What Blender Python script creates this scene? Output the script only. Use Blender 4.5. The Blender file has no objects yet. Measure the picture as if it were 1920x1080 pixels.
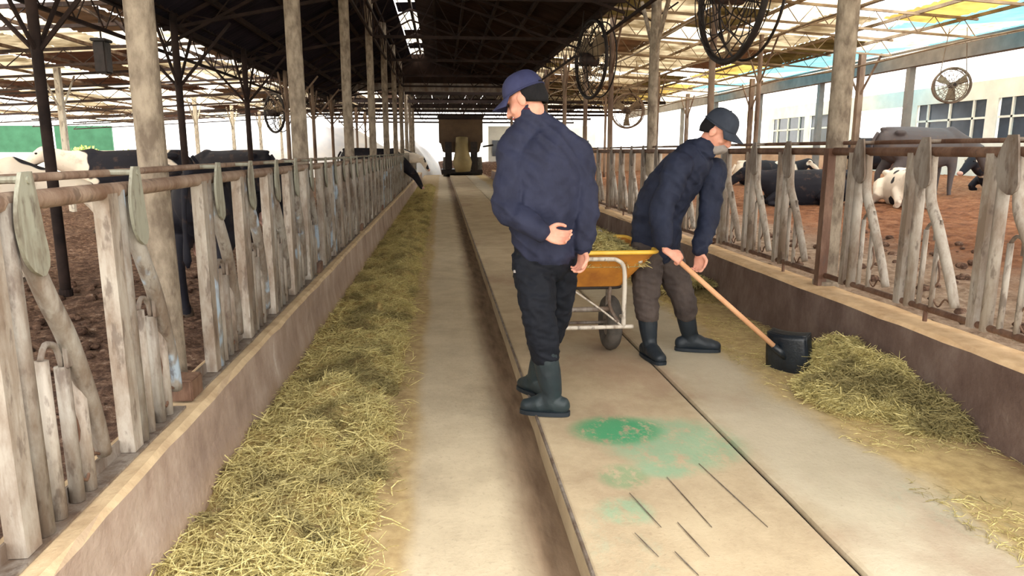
import bpy, bmesh, math, random
import numpy as np
from mathutils import Vector, Matrix, noise
rnd = random.Random(7)
nr = np.random.RandomState(5)
S = bpy.context.scene
COL = S.collection

# ------------------------------------------------------------------ camera
F = 1330.0
CZ = 1.40
TH = math.atan(256 / F)
PH = math.atan(132 / F * math.cos(TH))
cam = bpy.data.cameras.new('camera')
cam.sensor_width = 36.0
cam.lens = F / 1920 * 36
cam.clip_end = 500
cam_o = bpy.data.objects.new('camera', cam)
COL.objects.link(cam_o)
cam_o.location = (0, 0, CZ)
cam_o.rotation_euler = (math.pi / 2 - TH, 0, -PH)
S.camera = cam_o
# ------------------------------------------------------------------ world and light
W = bpy.data.worlds.new('world')
S.world = W
W.use_nodes = True
wb = W.node_tree.nodes['Background']
wb.inputs[0].default_value = (1.0, 0.97, 0.915, 1)
wb.inputs[1].default_value = 1.6
sun = bpy.data.lights.new('sun', 'SUN')
sun.energy = 1.6
sun.angle = math.radians(25)
sun.color = (1, 0.95, 0.87)
sun_o = bpy.data.objects.new('sun', sun)
COL.objects.link(sun_o)
sun_o.rotation_euler = (math.radians(20), math.radians(42), 0)
S.view_settings.view_transform = 'Standard'
S.view_settings.look = 'None'
S.view_settings.gamma = 1
S.view_settings.use_curve_mapping = False
S.view_settings.exposure = 1.45

# ------------------------------------------------------------------ pixel helpers (layout of real positions)
_f = np.array([math.sin(PH) * math.cos(TH), math.cos(PH) * math.cos(TH), -math.sin(TH)])
_r = np.array([math.cos(PH), -math.sin(PH), 0.0])
_u = np.cross(_r, _f)
def ray(x, y): return _f + _r * (x - 960) / F - _u * (y - 540) / F
def at(x, y, Y):
    d = ray(x, y); p = np.array([0, 0, CZ]) + d * (Y / d[1]); return Vector(p)
def onz(x, y, z):
    d = ray(x, y); p = np.array([0, 0, CZ]) + d * ((z - CZ) / d[2]); return Vector(p)

# ------------------------------------------------------------------ materials
def lin(c):
    return tuple(((v / 255) / 12.92 if v / 255 <= 0.04045 else ((v / 255 + 0.055) / 1.055) ** 2.4) for v in c) + (1,)
class NT:
    def __init__(s, name):
        s.m = bpy.data.materials.new(name); s.m.use_nodes = True
        s.t = s.m.node_tree; s.b = s.t.nodes['Principled BSDF']
    def n(s, ty, **kw):
        nd = s.t.nodes.new(ty)
        for k, v in kw.items(): setattr(nd, k, v)
        return nd
    def l(s, a, b): s.t.links.new(a, b)
    def coord(s, scale=(1, 1, 1), kind='Object', off=(0, 0, 0)):
        tc = s.n('ShaderNodeTexCoord'); mp = s.n('ShaderNodeMapping')
        mp.inputs['Scale'].default_value = scale; mp.inputs['Location'].default_value = off
        s.l(tc.outputs[kind], mp.inputs[0]); return mp.outputs[0]
    def geo(s, scale=(1, 1, 1)):
        g = s.n('ShaderNodeNewGeometry'); mp = s.n('ShaderNodeMapping')
        mp.inputs['Scale'].default_value = scale; s.l(g.outputs['Position'], mp.inputs[0]); return mp.outputs[0]
    def noise(s, vec, scale=5, detail=6, rough=0.6):
        nd = s.n('ShaderNodeTexNoise'); nd.inputs['Scale'].default_value = scale
        nd.inputs['Detail'].default_value = detail; nd.inputs['Roughness'].default_value = rough
        s.l(vec, nd.inputs['Vector']); return nd.outputs['Fac']
    def ramp(s, fac, stops):
        r = s.n('ShaderNodeValToRGB'); e = r.color_ramp.elements
        while len(e) < len(stops): e.new(0.5)
        for i, (p, c) in enumerate(stops): e[i].position = p; e[i].color = c
        s.l(fac, r.inputs[0]); return r.outputs[0]
    def mix(s, fac, a, b):
        m = s.n('ShaderNodeMix', data_type='RGBA')
        if isinstance(fac, (int, float)): m.inputs[0].default_value = fac
        else: s.l(fac, m.inputs[0])
        for i, v in ((6, a), (7, b)):
            if isinstance(v, tuple): m.inputs[i].default_value = v
            else: s.l(v, m.inputs[i])
        return m.outputs[2]
    def math(s, op, a, b=0.0, c=None):
        m = s.n('ShaderNodeMath', operation=op)
        for i, v in enumerate((a, b) + ((c,) if c is not None else ())):
            if isinstance(v, (int, float)): m.inputs[i].default_value = v
            else: s.l(v, m.inputs[i])
        return m.outputs[0]
    def smooth(s, v, a, b):
        m = s.n('ShaderNodeMapRange', interpolation_type='SMOOTHSTEP')
        s.l(v, m.inputs[0]); m.inputs[1].default_value = a; m.inputs[2].default_value = b
        return m.outputs[0]
    def bump(s, h, strength=0.4, dist=0.01):
        b = s.n('ShaderNodeBump'); b.inputs['Strength'].default_value = strength
        b.inputs['Distance'].default_value = dist; s.l(h, b.inputs['Height']); s.l(b.outputs[0], s.b.inputs['Normal'])
    def fin(s, col, rough=0.8, metal=0.0, spec=0.3):
        if isinstance(col, tuple): s.b.inputs['Base Color'].default_value = col
        else: s.l(col, s.b.inputs['Base Color'])
        if isinstance(rough, (int, float)): s.b.inputs['Roughness'].default_value = rough
        else: s.l(rough, s.b.inputs['Roughness'])
        s.b.inputs['Metallic'].default_value = metal
        s.b.inputs['Specular IOR Level'].default_value = spec
        return s.m
def two(name, c1, c2, scale=5, lo=0.35, hi=0.65, rough=0.8, bumpk=0.3, bdist=0.01, bscale=40, metal=0, stretch=(1, 1, 1), c3=None, spec=0.3):
    t = NT(name); v = t.geo(stretch)
    f = t.noise(v, scale)
    st = [(lo, lin(c1)), (hi, lin(c2))]
    if c3: st.append((min(1, hi + 0.12), lin(c3)))
    col = t.ramp(f, st)
    t.bump(t.noise(v, bscale, 4), bumpk, bdist)
    return t.fin(col, rough, metal, spec)
def objmat(name, c1, c2, scale=5, lo=0.35, hi=0.65, rough=0.8, bumpk=0.3, bdist=0.01, bscale=40, metal=0, stretch=(1, 1, 1), spec=0.3):
    t = NT(name); v = t.coord(stretch)
    col = t.ramp(t.noise(v, scale), [(lo, lin(c1)), (hi, lin(c2))])
    t.bump(t.noise(v, bscale, 4), bumpk, bdist)
    return t.fin(col, rough, metal, spec)

M = {}
# concrete lanes
t = NT('lane_concrete'); g = t.geo(); sx = t.n('ShaderNodeSeparateXYZ'); t.l(g, sx.inputs[0]); X = sx.outputs[0]
nz = t.noise(g, 3.0, 8, 0.7); fine = t.noise(g, 45, 5, 0.7)
base = t.ramp(nz, [(0.3, lin((176, 162, 138))), (0.6, lin((202, 188, 162)))])
base = t.mix(t.math('MULTIPLY', t.smooth(fine, 0.52, 0.72), 0.35), base, lin((138, 122, 104)))
tan_ = t.ramp(t.noise(g, 14, 6), [(0.3, lin((158, 134, 96))), (0.7, lin((196, 174, 130)))])
wob = t.math('MULTIPLY', t.math('SUBTRACT', t.noise(t.geo((1, 0.4, 1)), 2.2, 5), 0.5), 0.16)
Xw = t.math('ADD', X, wob)
c = t.mix(t.smooth(Xw, -0.10, -0.19), base, tan_)
dirt = t.ramp(t.noise(t.geo((3, 0.5, 1)), 6, 6), [(0.3, lin((104, 84, 66))), (0.7, lin((146, 124, 102)))])
c = t.mix(t.smooth(Xw, 0.17, 0.36), c, dirt)
t.bump(fine, 0.5, 0.006); M['lane'] = t.fin(c, 0.85)

t = NT('platform_concrete'); g = t.geo(); sx = t.n('ShaderNodeSeparateXYZ'); t.l(g, sx.inputs[0]); X, Y = sx.outputs[0], sx.outputs[1]
nz = t.noise(g, 2.4, 8, 0.7); fine = t.noise(g, 50, 5, 0.7)
base = t.ramp(nz, [(0.3, lin((164, 146, 120))), (0.55, lin((186, 169, 141))), (0.75, lin((198, 184, 156)))])
pale = t.ramp(nz, [(0.3, lin((178, 168, 146))), (0.7, lin((202, 192, 170)))])
base = t.mix(t.smooth(t.math('ADD', X, t.math('MULTIPLY', nz, 0.3)), 1.38, 1.6), base, pale)
base = t.mix(t.math('MULTIPLY', t.smooth(fine, 0.55, 0.75), 0.3), base, lin((128, 108, 90)))
brn = t.noise(t.geo((1, 0.6, 1)), 1.3, 5)
base = t.mix(t.math('MULTIPLY', t.smooth(brn, 0.50, 0.66), 0.5), base, lin((158, 130, 110)))
yel = t.ramp(t.noise(g, 16, 6), [(0.3, lin((160, 134, 84))), (0.7, lin((208, 184, 128)))])
w2 = t.math('MULTIPLY', t.math('SUBTRACT', t.noise(t.geo((1, .5, 1)), 3, 5), 0.5), 0.5)
c = t.mix(t.math('MULTIPLY', t.smooth(t.math('ADD', X, w2), 1.75, 2.0), 0.85), base, yel)
dk = t.math('MULTIPLY', t.smooth(t.math('ADD', X, t.math('MULTIPLY', w2, 0.6)), 2.28, 2.48), 0.75)
c = t.mix(dk, c, lin((118, 88, 66)))
def blob(cx, cy, rx, ry):
    dx = t.math('DIVIDE', t.math('SUBTRACT', X, cx), rx); dy = t.math('DIVIDE', t.math('SUBTRACT', Y, cy), ry)
    d = t.math('ADD', t.math('MULTIPLY', dx, dx), t.math('MULTIPLY', dy, dy))
    return t.smooth(d, 1.15, 0.25)
gn = t.noise(t.geo((1.6, 1, 1)), 9, 7, 0.75)
gd = t.math('MULTIPLY', t.math('MAXIMUM', blob(0.82, 3.17, 0.25, 0.20), t.math('MULTIPLY', blob(0.72, 2.68, 0.12, 0.13), 0.5)), t.smooth(gn, 0.34, 0.50))
gl = t.math('MULTIPLY', t.math('MAXIMUM', t.math('MAXIMUM', blob(1.04, 3.0, 0.36, 0.34), blob(0.93, 2.75, 0.16, 0.13)), t.math('MULTIPLY', blob(0.66, 2.40, 0.12, 0.12), 0.8)), t.smooth(gn, 0.32, 0.56))
gl2 = t.math('MULTIPLY', t.math('MAXIMUM', blob(1.9, 2.3, 0.3, 0.25), blob(0.6, 2.2, 0.2, 0.3)), t.smooth(gn, 0.45, 0.7))
c = t.mix(t.math('MULTIPLY', gl2, 0.28), c, lin((150, 178, 158)))
c = t.mix(t.math('MULTIPLY', gl, 0.62), c, lin((122, 178, 146)))
c = t.mix(t.math('MULTIPLY', gd, 0.9), c, lin((58, 150, 104)))
t.bump(fine, 0.5, 0.006); M['platform'] = t.fin(c, 0.85)

t = NT('curb_concrete'); g = t.geo(); sx = t.n('ShaderNodeSeparateXYZ'); t.l(g, sx.inputs[0])
nzz = t.noise(t.geo((1, 1, 0.5)), 3.2, 8, 0.7)
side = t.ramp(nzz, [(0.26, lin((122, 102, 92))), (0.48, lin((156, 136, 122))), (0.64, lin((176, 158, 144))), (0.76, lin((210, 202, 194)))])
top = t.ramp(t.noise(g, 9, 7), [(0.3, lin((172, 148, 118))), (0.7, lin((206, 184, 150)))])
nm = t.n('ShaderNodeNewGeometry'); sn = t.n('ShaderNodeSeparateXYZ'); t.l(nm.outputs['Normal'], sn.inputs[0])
c = t.mix(t.smooth(sn.outputs[2], 0.3, 0.7), side, top)  # upward faces paler: light on the curb top put into the colour
lowz = t.smooth(t.math('ADD', sx.outputs[2], t.math('MULTIPLY', nzz, 0.3)), 0.30, 0.12)
c = t.mix(t.math('MULTIPLY', lowz, 0.6), c, lin((176, 150, 122)))
t.bump(t.noise(g, 30, 6), 0.5, 0.012); M['curb_left'] = t.fin(c, 0.9)
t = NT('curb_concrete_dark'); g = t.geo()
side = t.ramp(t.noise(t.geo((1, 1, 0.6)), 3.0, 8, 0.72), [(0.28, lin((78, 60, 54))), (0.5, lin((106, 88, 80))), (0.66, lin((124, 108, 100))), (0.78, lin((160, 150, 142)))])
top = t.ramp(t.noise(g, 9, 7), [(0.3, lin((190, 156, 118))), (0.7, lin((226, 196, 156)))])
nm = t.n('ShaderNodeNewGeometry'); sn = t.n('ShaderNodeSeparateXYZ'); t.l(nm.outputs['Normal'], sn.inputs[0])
c = t.mix(t.smooth(sn.outputs[2], 0.3, 0.7), side, top)  # peach top over dark sides paints in the light on the ledge
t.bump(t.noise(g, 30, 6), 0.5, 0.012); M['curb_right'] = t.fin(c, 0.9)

t = NT('bedding_left'); g = t.geo()
c = t.ramp(t.noise(g, 16, 8, 0.8), [(0.3, lin((50, 36, 30))), (0.46, lin((96, 72, 60))), (0.58, lin((146, 116, 98))), (0.68, lin((206, 188, 172)))])
t.bump(t.noise(g, 14, 8, 0.7), 1.0, 0.05); M['bed_left'] = t.fin(c, 0.95)
t = NT('bedding_right'); g = t.geo(); sx = t.n('ShaderNodeSeparateXYZ'); t.l(g, sx.inputs[0])
a = t.ramp(t.noise(g, 12, 8, 0.75), [(0.3, lin((120, 96, 80))), (0.5, lin((176, 152, 132))), (0.7, lin((208, 188, 168)))])
b = t.ramp(t.noise(g, 5, 8, 0.75), [(0.3, lin((84, 52, 36))), (0.5, lin((140, 92, 62))), (0.7, lin((176, 128, 94)))])
c = t.mix(t.smooth(t.math('ADD', sx.outputs[0], t.math('MULTIPLY', t.noise(g, 1.5, 4), 1.6)), 4.4, 5.6), a, b)
t.bump(t.noise(g, 14, 8, 0.7), 1.0, 0.05); M['bed_right'] = t.fin(c, 0.95)

def steel(name, grey, rust, lo, hi, scale=7, extra=None, stretch=(1, 1, 0.35)):
    t = NT(name); v = t.geo(stretch)
    f = t.noise(v, scale, 8, 0.7)
    c = t.ramp(f, [(lo, lin(rust)), (hi, lin(grey))])
    if extra: c = t.mix(t.math('MULTIPLY', t.smooth(t.noise(t.geo((1, 1, .5)), 3.3, 4), 0.585, 0.62), 0.8), c, lin(extra))
    c = t.mix(t.math('MULTIPLY', t.smooth(t.noise(v, 24, 5), 0.54, 0.66), 0.6), c, lin((78, 62, 54)))
    c = t.mix(t.math('MULTIPLY', t.smooth(t.noise(t.geo((1, 1, 0.12)), 34, 5), 0.50, 0.64), 0.5), c, lin(rust))
    t.bump(t.noise(v, 50, 4), 0.4, 0.004)
    return t.fin(c, 0.6, 0.15, 0.4)
M['galv'] = steel('weathered_galvanised_steel', (152, 147, 139), (114, 100, 88), 0.40, 0.60, extra=(166, 186, 206))
M['galv2'] = steel('pale_galvanised_steel', (168, 160, 150), (128, 112, 98), 0.38, 0.58)
M['rail'] = steel('rusty_pale_rail_steel', (158, 138, 122), (116, 90, 74), 0.36, 0.6)
M['rust'] = steel('brown_rusted_steel', (120, 94, 78), (86, 58, 44), 0.4, 0.62)
M['paddle'] = steel('pale_paddle_plate', (150, 150, 136), (112, 102, 88), 0.36, 0.52)
M['angle'] = steel('grey_angle_iron', (136, 128, 120), (100, 84, 72), 0.4, 0.6)
M['dark_steel'] = steel('dark_steel', (70, 54, 50), (44, 32, 30), 0.4, 0.6)
M['white_steel'] = steel('white_painted_steel', (230, 226, 214), (190, 176, 160), 0.3, 0.5)
M['post'] = two('weathered_concrete_post', (104, 92, 80), (150, 138, 122), 16, 0.36, 0.62, 0.9, 0.8, 0.012, 40, stretch=(1, 1, 0.5))
M['post_dark'] = two('brown_steel_post', (94, 74, 62), (148, 128, 110), 5, 0.38, 0.66, 0.8, 0.3, 0.006, 30, stretch=(1, 1, 0.3))
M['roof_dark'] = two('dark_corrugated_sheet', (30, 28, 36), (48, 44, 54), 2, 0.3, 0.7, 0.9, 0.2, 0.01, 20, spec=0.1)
M['roof_brown'] = two('dark_brown_sheet', (38, 28, 24), (58, 44, 38), 2, 0.3, 0.7, 0.9, 0.2, 0.01, 20, spec=0.1)  # plain dark brown, chosen dark because the floor bounces bright light
M['truss'] = two('dark_roof_steel', (30, 24, 24), (58, 46, 42), 4, 0.3, 0.7, 0.8, 0.2, 0.005, 20, spec=0.15)  # plain dark brown steel, kept as dark as the roof sheets
M['truss_r'] = two('brown_roof_steel', (110, 92, 74), (164, 146, 120), 4, 0.3, 0.7, 0.8, 0.2, 0.005, 20)
M['sheet_brown'] = two('faded_roof_sheet', (120, 100, 84), (176, 154, 130), 2.5, 0.3, 0.7, 0.85, 0.3, 0.01, 20)
M['sheet_rust'] = two('rusted_roof_sheet', (96, 66, 54), (140, 104, 86), 2.5, 0.3, 0.7, 0.85, 0.3, 0.01, 20)
def trans(name, c, k=0.75, c2=None):
    t = NT(name); nt = t.t
    col = t.ramp(t.noise(t.geo(), 1.6, 6), [(0.35, lin(c2 or c)), (0.6, lin(c))])
    d = t.n('ShaderNodeBsdfDiffuse'); tr = t.n('ShaderNodeBsdfTranslucent'); mx = t.n('ShaderNodeMixShader')
    t.l(col, d.inputs[0]); t.l(col, tr.inputs[0]); mx.inputs[0].default_value = k
    t.l(d.outputs[0], mx.inputs[1]); t.l(tr.outputs[0], mx.inputs[2])
    t.l(mx.outputs[0], nt.nodes['Material Output'].inputs[0]); return t.m
M['clear_sheet'] = trans('translucent_white_sheet', (250, 246, 236), 0.85, (214, 200, 178))
M['yellow_sheet'] = trans('translucent_yellow_sheet', (230, 214, 160), 0.7, (200, 184, 134))
M['cream_sheet'] = trans('translucent_cream_sheet', (226, 218, 200), 0.6, (168, 156, 134))
M['olive_sheet'] = trans('aged_olive_sheet', (150, 140, 104), 0.35, (110, 102, 74))
M['cyan_sheet'] = trans('translucent_blue_sheet', (172, 226, 240), 0.7, (190, 232, 242))
M['tarp_white'] = two('white_silage_tarp', (226, 232, 242), (250, 250, 252), 1.5, 0.3, 0.7, 0.5, 0.4, 0.03, 6)
M['tarp_green'] = two('green_tarp', (38, 84, 60), (52, 102, 76), 2, 0.3, 0.7, 0.6, 0.3, 0.02, 6)
M['yard'] = two('pale_yard_ground', (190, 180, 156), (222, 214, 190), 0.6, 0.3, 0.7, 0.95, 0.3, 0.02, 8)
M['wall_white'] = two('white_barn_wall', (214, 218, 216), (240, 242, 238), 1.5, 0.3, 0.7, 0.8, 0.2, 0.01, 10)
M['wall_brown'] = two('brown_clay_wall', (150, 116, 92), (186, 152, 124), 3, 0.3, 0.7, 0.9, 0.4, 0.02, 14)
M['grey_beam'] = two('grey_concrete_beam', (112, 108, 106), (138, 134, 130), 3, 0.3, 0.7, 0.9, 0.2, 0.01, 20)
M['glass_dark'] = two('dark_window_glass', (44, 52, 66), (66, 76, 92), 1, 0.3, 0.7, 0.15, 0.02, 0.01, 3, spec=0.5)
M['leaf'] = two('pale_green_leaves', (140, 160, 90), (196, 206, 120), 6, 0.3, 0.7, 0.8, 0.3, 0.01, 20)
# people
def cloth(name, c1, c2, sc=9, b=0.5):
    t = NT(name); v = t.geo((1, 1, 0.7))
    n1 = t.noise(v, sc, 5, 0.6)
    w = t.n('ShaderNodeTexWave'); w.inputs['Scale'].default_value = 5; w.inputs['Distortion'].default_value = 7; w.inputs['Detail'].default_value = 3
    t.l(t.geo((0.6, 0.6, 1.3)), w.inputs[0])
    c = t.ramp(n1, [(0.3, lin(c1)), (0.7, lin(c2))])
    t.bump(t.math('ADD', t.math('MULTIPLY', w.outputs['Fac'], 0.7), n1), b, 0.02)
    return t.fin(c, 0.75, 0, 0.25)
M['navy'] = cloth('navy_jacket_nylon', (34, 37, 56), (47, 51, 74))
M['navy2'] = cloth('dark_navy_jacket', (27, 32, 50), (40, 46, 66))
M['black_trousers'] = cloth('black_work_trousers', (12, 15, 24), (20, 24, 34))
M['brown_trousers'] = cloth('grey_brown_trousers', (62, 54, 52), (84, 74, 70))
M['boot'] = objmat('dark_rubber_boot', (30, 40, 46), (42, 54, 58), 6, rough=0.5, bumpk=0.15, spec=0.4)
M['boot2'] = objmat('navy_rubber_boot', (26, 34, 42), (36, 44, 52), 6, rough=0.5, bumpk=0.15, spec=0.4)
M['sole'] = objmat('muddy_boot_sole', (120, 108, 84), (160, 148, 116), 14)
M['cap'] = cloth('navy_cap_cotton', (42, 44, 74), (56, 60, 94), 14, 0.2)
M['cap2'] = cloth('charcoal_cap_cotton', (40, 46, 58), (54, 60, 72), 14, 0.2)
M['hair'] = objmat('black_hair', (10, 10, 14), (22, 20, 24), 30, bscale=120, bumpk=0.8, stretch=(1, 1, .2))
t = NT('skin'); v = t.geo()
M['skin'] = None
c = t.ramp(t.noise(v, 22, 4), [(0.3, lin((206, 142, 122))), (0.7, lin((226, 168, 146)))])
t.bump(t.noise(v, 160, 3), 0.15, 0.001); t.b.inputs['Subsurface Weight'].default_value = 0.08
t.b.inputs['Subsurface Radius'].default_value = (0.01, 0.004, 0.002); M['skin'] = t.fin(c, 0.5)
M['eye'] = objmat('eye', (20, 16, 14), (30, 24, 20), 5, rough=0.2)
M['lip'] = objmat('lip', (176, 104, 96), (190, 118, 108), 20, rough=0.5)
M['maroon'] = cloth('maroon_collar', (70, 22, 36), (90, 30, 46))
M['mask'] = cloth('pale_cloth_scarf', (134, 128, 124), (160, 152, 148))
M['yellow_paint'] = two('yellow_enamel_rim', (226, 176, 54), (240, 198, 84), 8, 0.3, 0.6, 0.4, 0.1, 0.002, 50, spec=0.5)
M['orange_paint'] = two('worn_orange_tray_paint', (158, 100, 46), (196, 132, 54), 7, 0.32, 0.62, 0.55, 0.25, 0.004, 40)
M['tube'] = steel('galvanised_tube', (206, 198, 186), (150, 130, 112), 0.28, 0.42)
M['tyre'] = two('worn_rubber_tyre', (70, 66, 62), (100, 94, 88), 12, rough=0.85)
M['handle'] = two('pinkish_wood_handle', (206, 152, 112), (228, 178, 136), 8, 0.3, 0.7, 0.6, 0.2, 0.002, 60)
M['scoop'] = two('black_plastic_scoop', (16, 22, 30), (30, 38, 46), 8, rough=0.35, spec=0.5)
M['black'] = two('black_iron', (22, 18, 18), (44, 36, 34), 8, rough=0.6)
M['hoof'] = objmat('hoof', (60, 50, 44), (90, 76, 64), 20)
M['udder'] = objmat('udder_skin', (206, 160, 146), (222, 180, 164), 10)
M['mixer'] = two('dusty_brown_steel_panel', (72, 56, 44), (96, 78, 60), 1.3, 0.3, 0.7, 0.8, 0.3, 0.02, 10)
M['mixer2'] = two('dusty_tan_steel', (112, 98, 68), (140, 124, 86), 1.3, 0.3, 0.7, 0.8, 0.3, 0.02, 10)
def cow_mat(name, thr, tan=(236, 224, 208), blk=(24, 24, 34), off=0):
    t = NT(name); v = t.coord((1, 1, 1), 'Object', (off, off * 1.7, off * .6))
    n = t.noise(v, 1.6, 2, 0.4)
    c = t.mix(t.smooth(n, thr - 0.008, thr + 0.008), lin(blk), lin(tan))
    c = t.mix(t.math('MULTIPLY', t.smooth(t.noise(v, 7, 5), 0.55, 0.75), 0.35), c, lin((120, 92, 70)))
    t.bump(t.noise(v, 60, 4), 0.3, 0.004); return t.fin(c, 0.75)
M['cow_black'] = cow_mat('black_cow_coat', 0.72)
M['cow_mixed'] = cow_mat('black_and_white_coat', 0.52, off=3)
M['cow_white'] = cow_mat('mostly_white_coat', 0.36, off=5)
M['cow_grey'] = cow_mat('dusty_grey_coat', 0.75, blk=(84, 78, 80))
def haymat(name, cols, sc):
    t = NT(name); g = t.geo()
    a = t.ramp(t.noise(g, sc, 4, 0.8), [(0.30, lin(cols[0])), (0.47, lin(cols[1])), (0.62, lin(cols[2])), (0.75, lin(cols[3]))])
    big = t.noise(g, 2.3, 4, 0.6)
    c = t.mix(t.math('MULTIPLY', t.smooth(big, 0.50, 0.62), 0.62), a, lin((104, 92, 60)))
    t.bump(t.noise(g, 70, 4), 0.8, 0.015); return t.fin(c, 0.85)
M['hay'] = haymat('pale_green_hay', ((136, 120, 68), (202, 188, 124), (230, 218, 158), (246, 240, 192)), 60)
M['hay_base'] = haymat('matted_hay', ((118, 98, 60), (168, 146, 94), (202, 180, 122), (222, 204, 148)), 40)

# ------------------------------------------------------------------ mesh helpers
def wloc(p):
    v = Vector((0, 0, 0))
    while p is not None: v = v + Vector(p.location); p = p.parent
    return v
def link(name, me, parent=None, loc=(0, 0, 0), mat=None):
    o = bpy.data.objects.new(name, me); COL.objects.link(o); o.location = loc
    if parent is not None: o.parent = parent
    if mat is not None and me is not None and len(me.materials) == 0: me.materials.append(mat)
    return o
def tag(o, label=None, cat=None, group=None, kind=None):
    if label: o['label'] = label
    if cat: o['category'] = cat
    if group: o['group'] = group
    if kind: o['kind'] = kind
    return o
def thing(name, label, cat, loc, group=None, rz=0):
    o = bpy.data.objects.new(name, None); COL.objects.link(o); o.location = loc; o.rotation_euler = (0, 0, rz)
    o.empty_display_size = 0.1
    return tag(o, label, cat, group)
class MB:
    def __init__(s): s.v = []; s.f = []
    def add(s, v, f):
        k = len(s.v); s.v += [tuple(p) for p in v]; s.f += [tuple(i + k for i in q) for q in f]; return s
    def box(s, c, d, rot=None):
        x, y, z = d[0] / 2, d[1] / 2, d[2] / 2
        vs = [Vector((a * x, b * y, e * z)) for a in (-1, 1) for b in (-1, 1) for e in (-1, 1)]
        if rot is not None: vs = [rot @ p for p in vs]
        c = Vector(c)
        return s.add([p + c for p in vs], [(0, 1, 3, 2), (4, 6, 7, 5), (0, 4, 5, 1), (2, 3, 7, 6), (0, 2, 6, 4), (1, 5, 7, 3)])
    def bar(s, a, b, w, h, up=(0, 0, 1)):
        a, b = Vector(a), Vector(b); d = (b - a); L = d.length; d.normalize(); up = Vector(up)
        if abs(d.dot(up)) > 0.98: up = Vector((1, 0, 0))
        x = d.cross(up).normalized(); z = x.cross(d)
        R = Matrix((x, d, z)).transposed()
        return s.box((a + b) / 2, (w, L, h), R)
    def tube(s, pts, r, n=8, cap=True, closed=False):
        pts = [Vector(p) for p in pts]; m = len(pts)
        rs = r if isinstance(r, (list, tuple)) else [r] * m
        vs, fs = [], []; ref = None
        for i, p in enumerate(pts):
            if closed: d = pts[(i + 1) % m] - pts[i - 1]
            else: d = pts[min(i + 1, m - 1)] - pts[max(i - 1, 0)]
            d.normalize()
            if ref is None:
                ref = Vector((0, 0, 1)) if abs(d.z) < 0.9 else Vector((1, 0, 0))
            x = d.cross(ref).normalized(); y = x.cross(d).normalized(); ref = y
            q = rs[i]; qa, qb = (q if isinstance(q, (tuple, list)) else (q, q))
            for k in range(n):
                a = 2 * math.pi * k / n; vs.append(p + x * math.cos(a) * qa + y * math.sin(a) * qb)
        for i in range(m if closed else m - 1):
            j = (i + 1) % m
            for k in range(n):
                l = (k + 1) % n; fs.append((i * n + k, i * n + l, j * n + l, j * n + k))
        if cap and not closed:
            fs.append(tuple(range(n))[::-1]); fs.append(tuple((m - 1) * n + k for k in range(n)))
        return s.add(vs, fs)
    def grid(s, fn, nu, nv):
        vs = [fn(i / nu, j / nv) for i in range(nu + 1) for j in range(nv + 1)]
        fs = [(i * (nv + 1) + j, (i + 1) * (nv + 1) + j, (i + 1) * (nv + 1) + j + 1, i * (nv + 1) + j + 1) for i in range(nu) for j in range(nv)]
        return s.add(vs, fs)
    def ell(s, c, r, R=None, nu=16, nv=10):
        c = Vector(c); vs = []; fs = []
        for i in range(1, nv):
            th = math.pi * i / nv
            for k in range(nu):
                a = 2 * math.pi * k / nu; p = Vector((r[0] * math.sin(th) * math.cos(a), r[1] * math.sin(th) * math.sin(a), r[2] * math.cos(th)))
                vs.append((R @ p if R else p) + c)
        for e in (1, -1):
            p = Vector((0, 0, r[2] * e)); vs.append((R @ p if R else p) + c)
        T, B = len(vs) - 2, len(vs) - 1
        for i in range(nv - 2):
            for k in range(nu):
                l = (k + 1) % nu; fs.append((i * nu + k, (i + 1) * nu + k, (i + 1) * nu + l, i * nu + l))
        for k in range(nu):
            l = (k + 1) % nu; fs.append((T, k, l)); fs.append((B, (nv - 2) * nu + l, (nv - 2) * nu + k))
        return s.add(vs, fs)
    def mesh(s, name, off=(0, 0, 0), smooth=False):
        me = bpy.data.meshes.new(name); off = Vector(off)
        me.from_pydata([Vector(p) - off for p in s.v], [], s.f); me.update()
        if smooth: me.polygons.foreach_set('use_smooth', [True] * len(me.polygons))
        return me
    def build(s, name, mat, parent=None, smooth=False, off=None):
        o = link(name, s.mesh(name, wloc(parent) if off is None else off, smooth), parent, mat=mat)
        return o
def bevel_box(name, c, d, mat, parent=None, bev=0.006):
    o = MB().box(c, d).build(name, mat, parent)
    bm = bmesh.new(); bm.from_mesh(o.data)
    bmesh.ops.bevel(bm, geom=bm.edges[:], offset=bev, segments=2, affect='EDGES'); bm.to_mesh(o.data); bm.free()
    return o
def cat(pts, sub=4):
    pts = [Vector(p) for p in pts]; out = []
    for i in range(len(pts) - 1):
        a, b, c, d = pts[max(i - 1, 0)], pts[i], pts[i + 1], pts[min(i + 2, len(pts) - 1)]
        for k in range(sub):
            q = k / sub; out.append(0.5 * ((2 * b) + (c - a) * q + (2 * a - 5 * b + 4 * c - d) * q * q + (3 * b - a - 3 * c + d) * q ** 3))
    out.append(pts[-1]); return out
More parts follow.
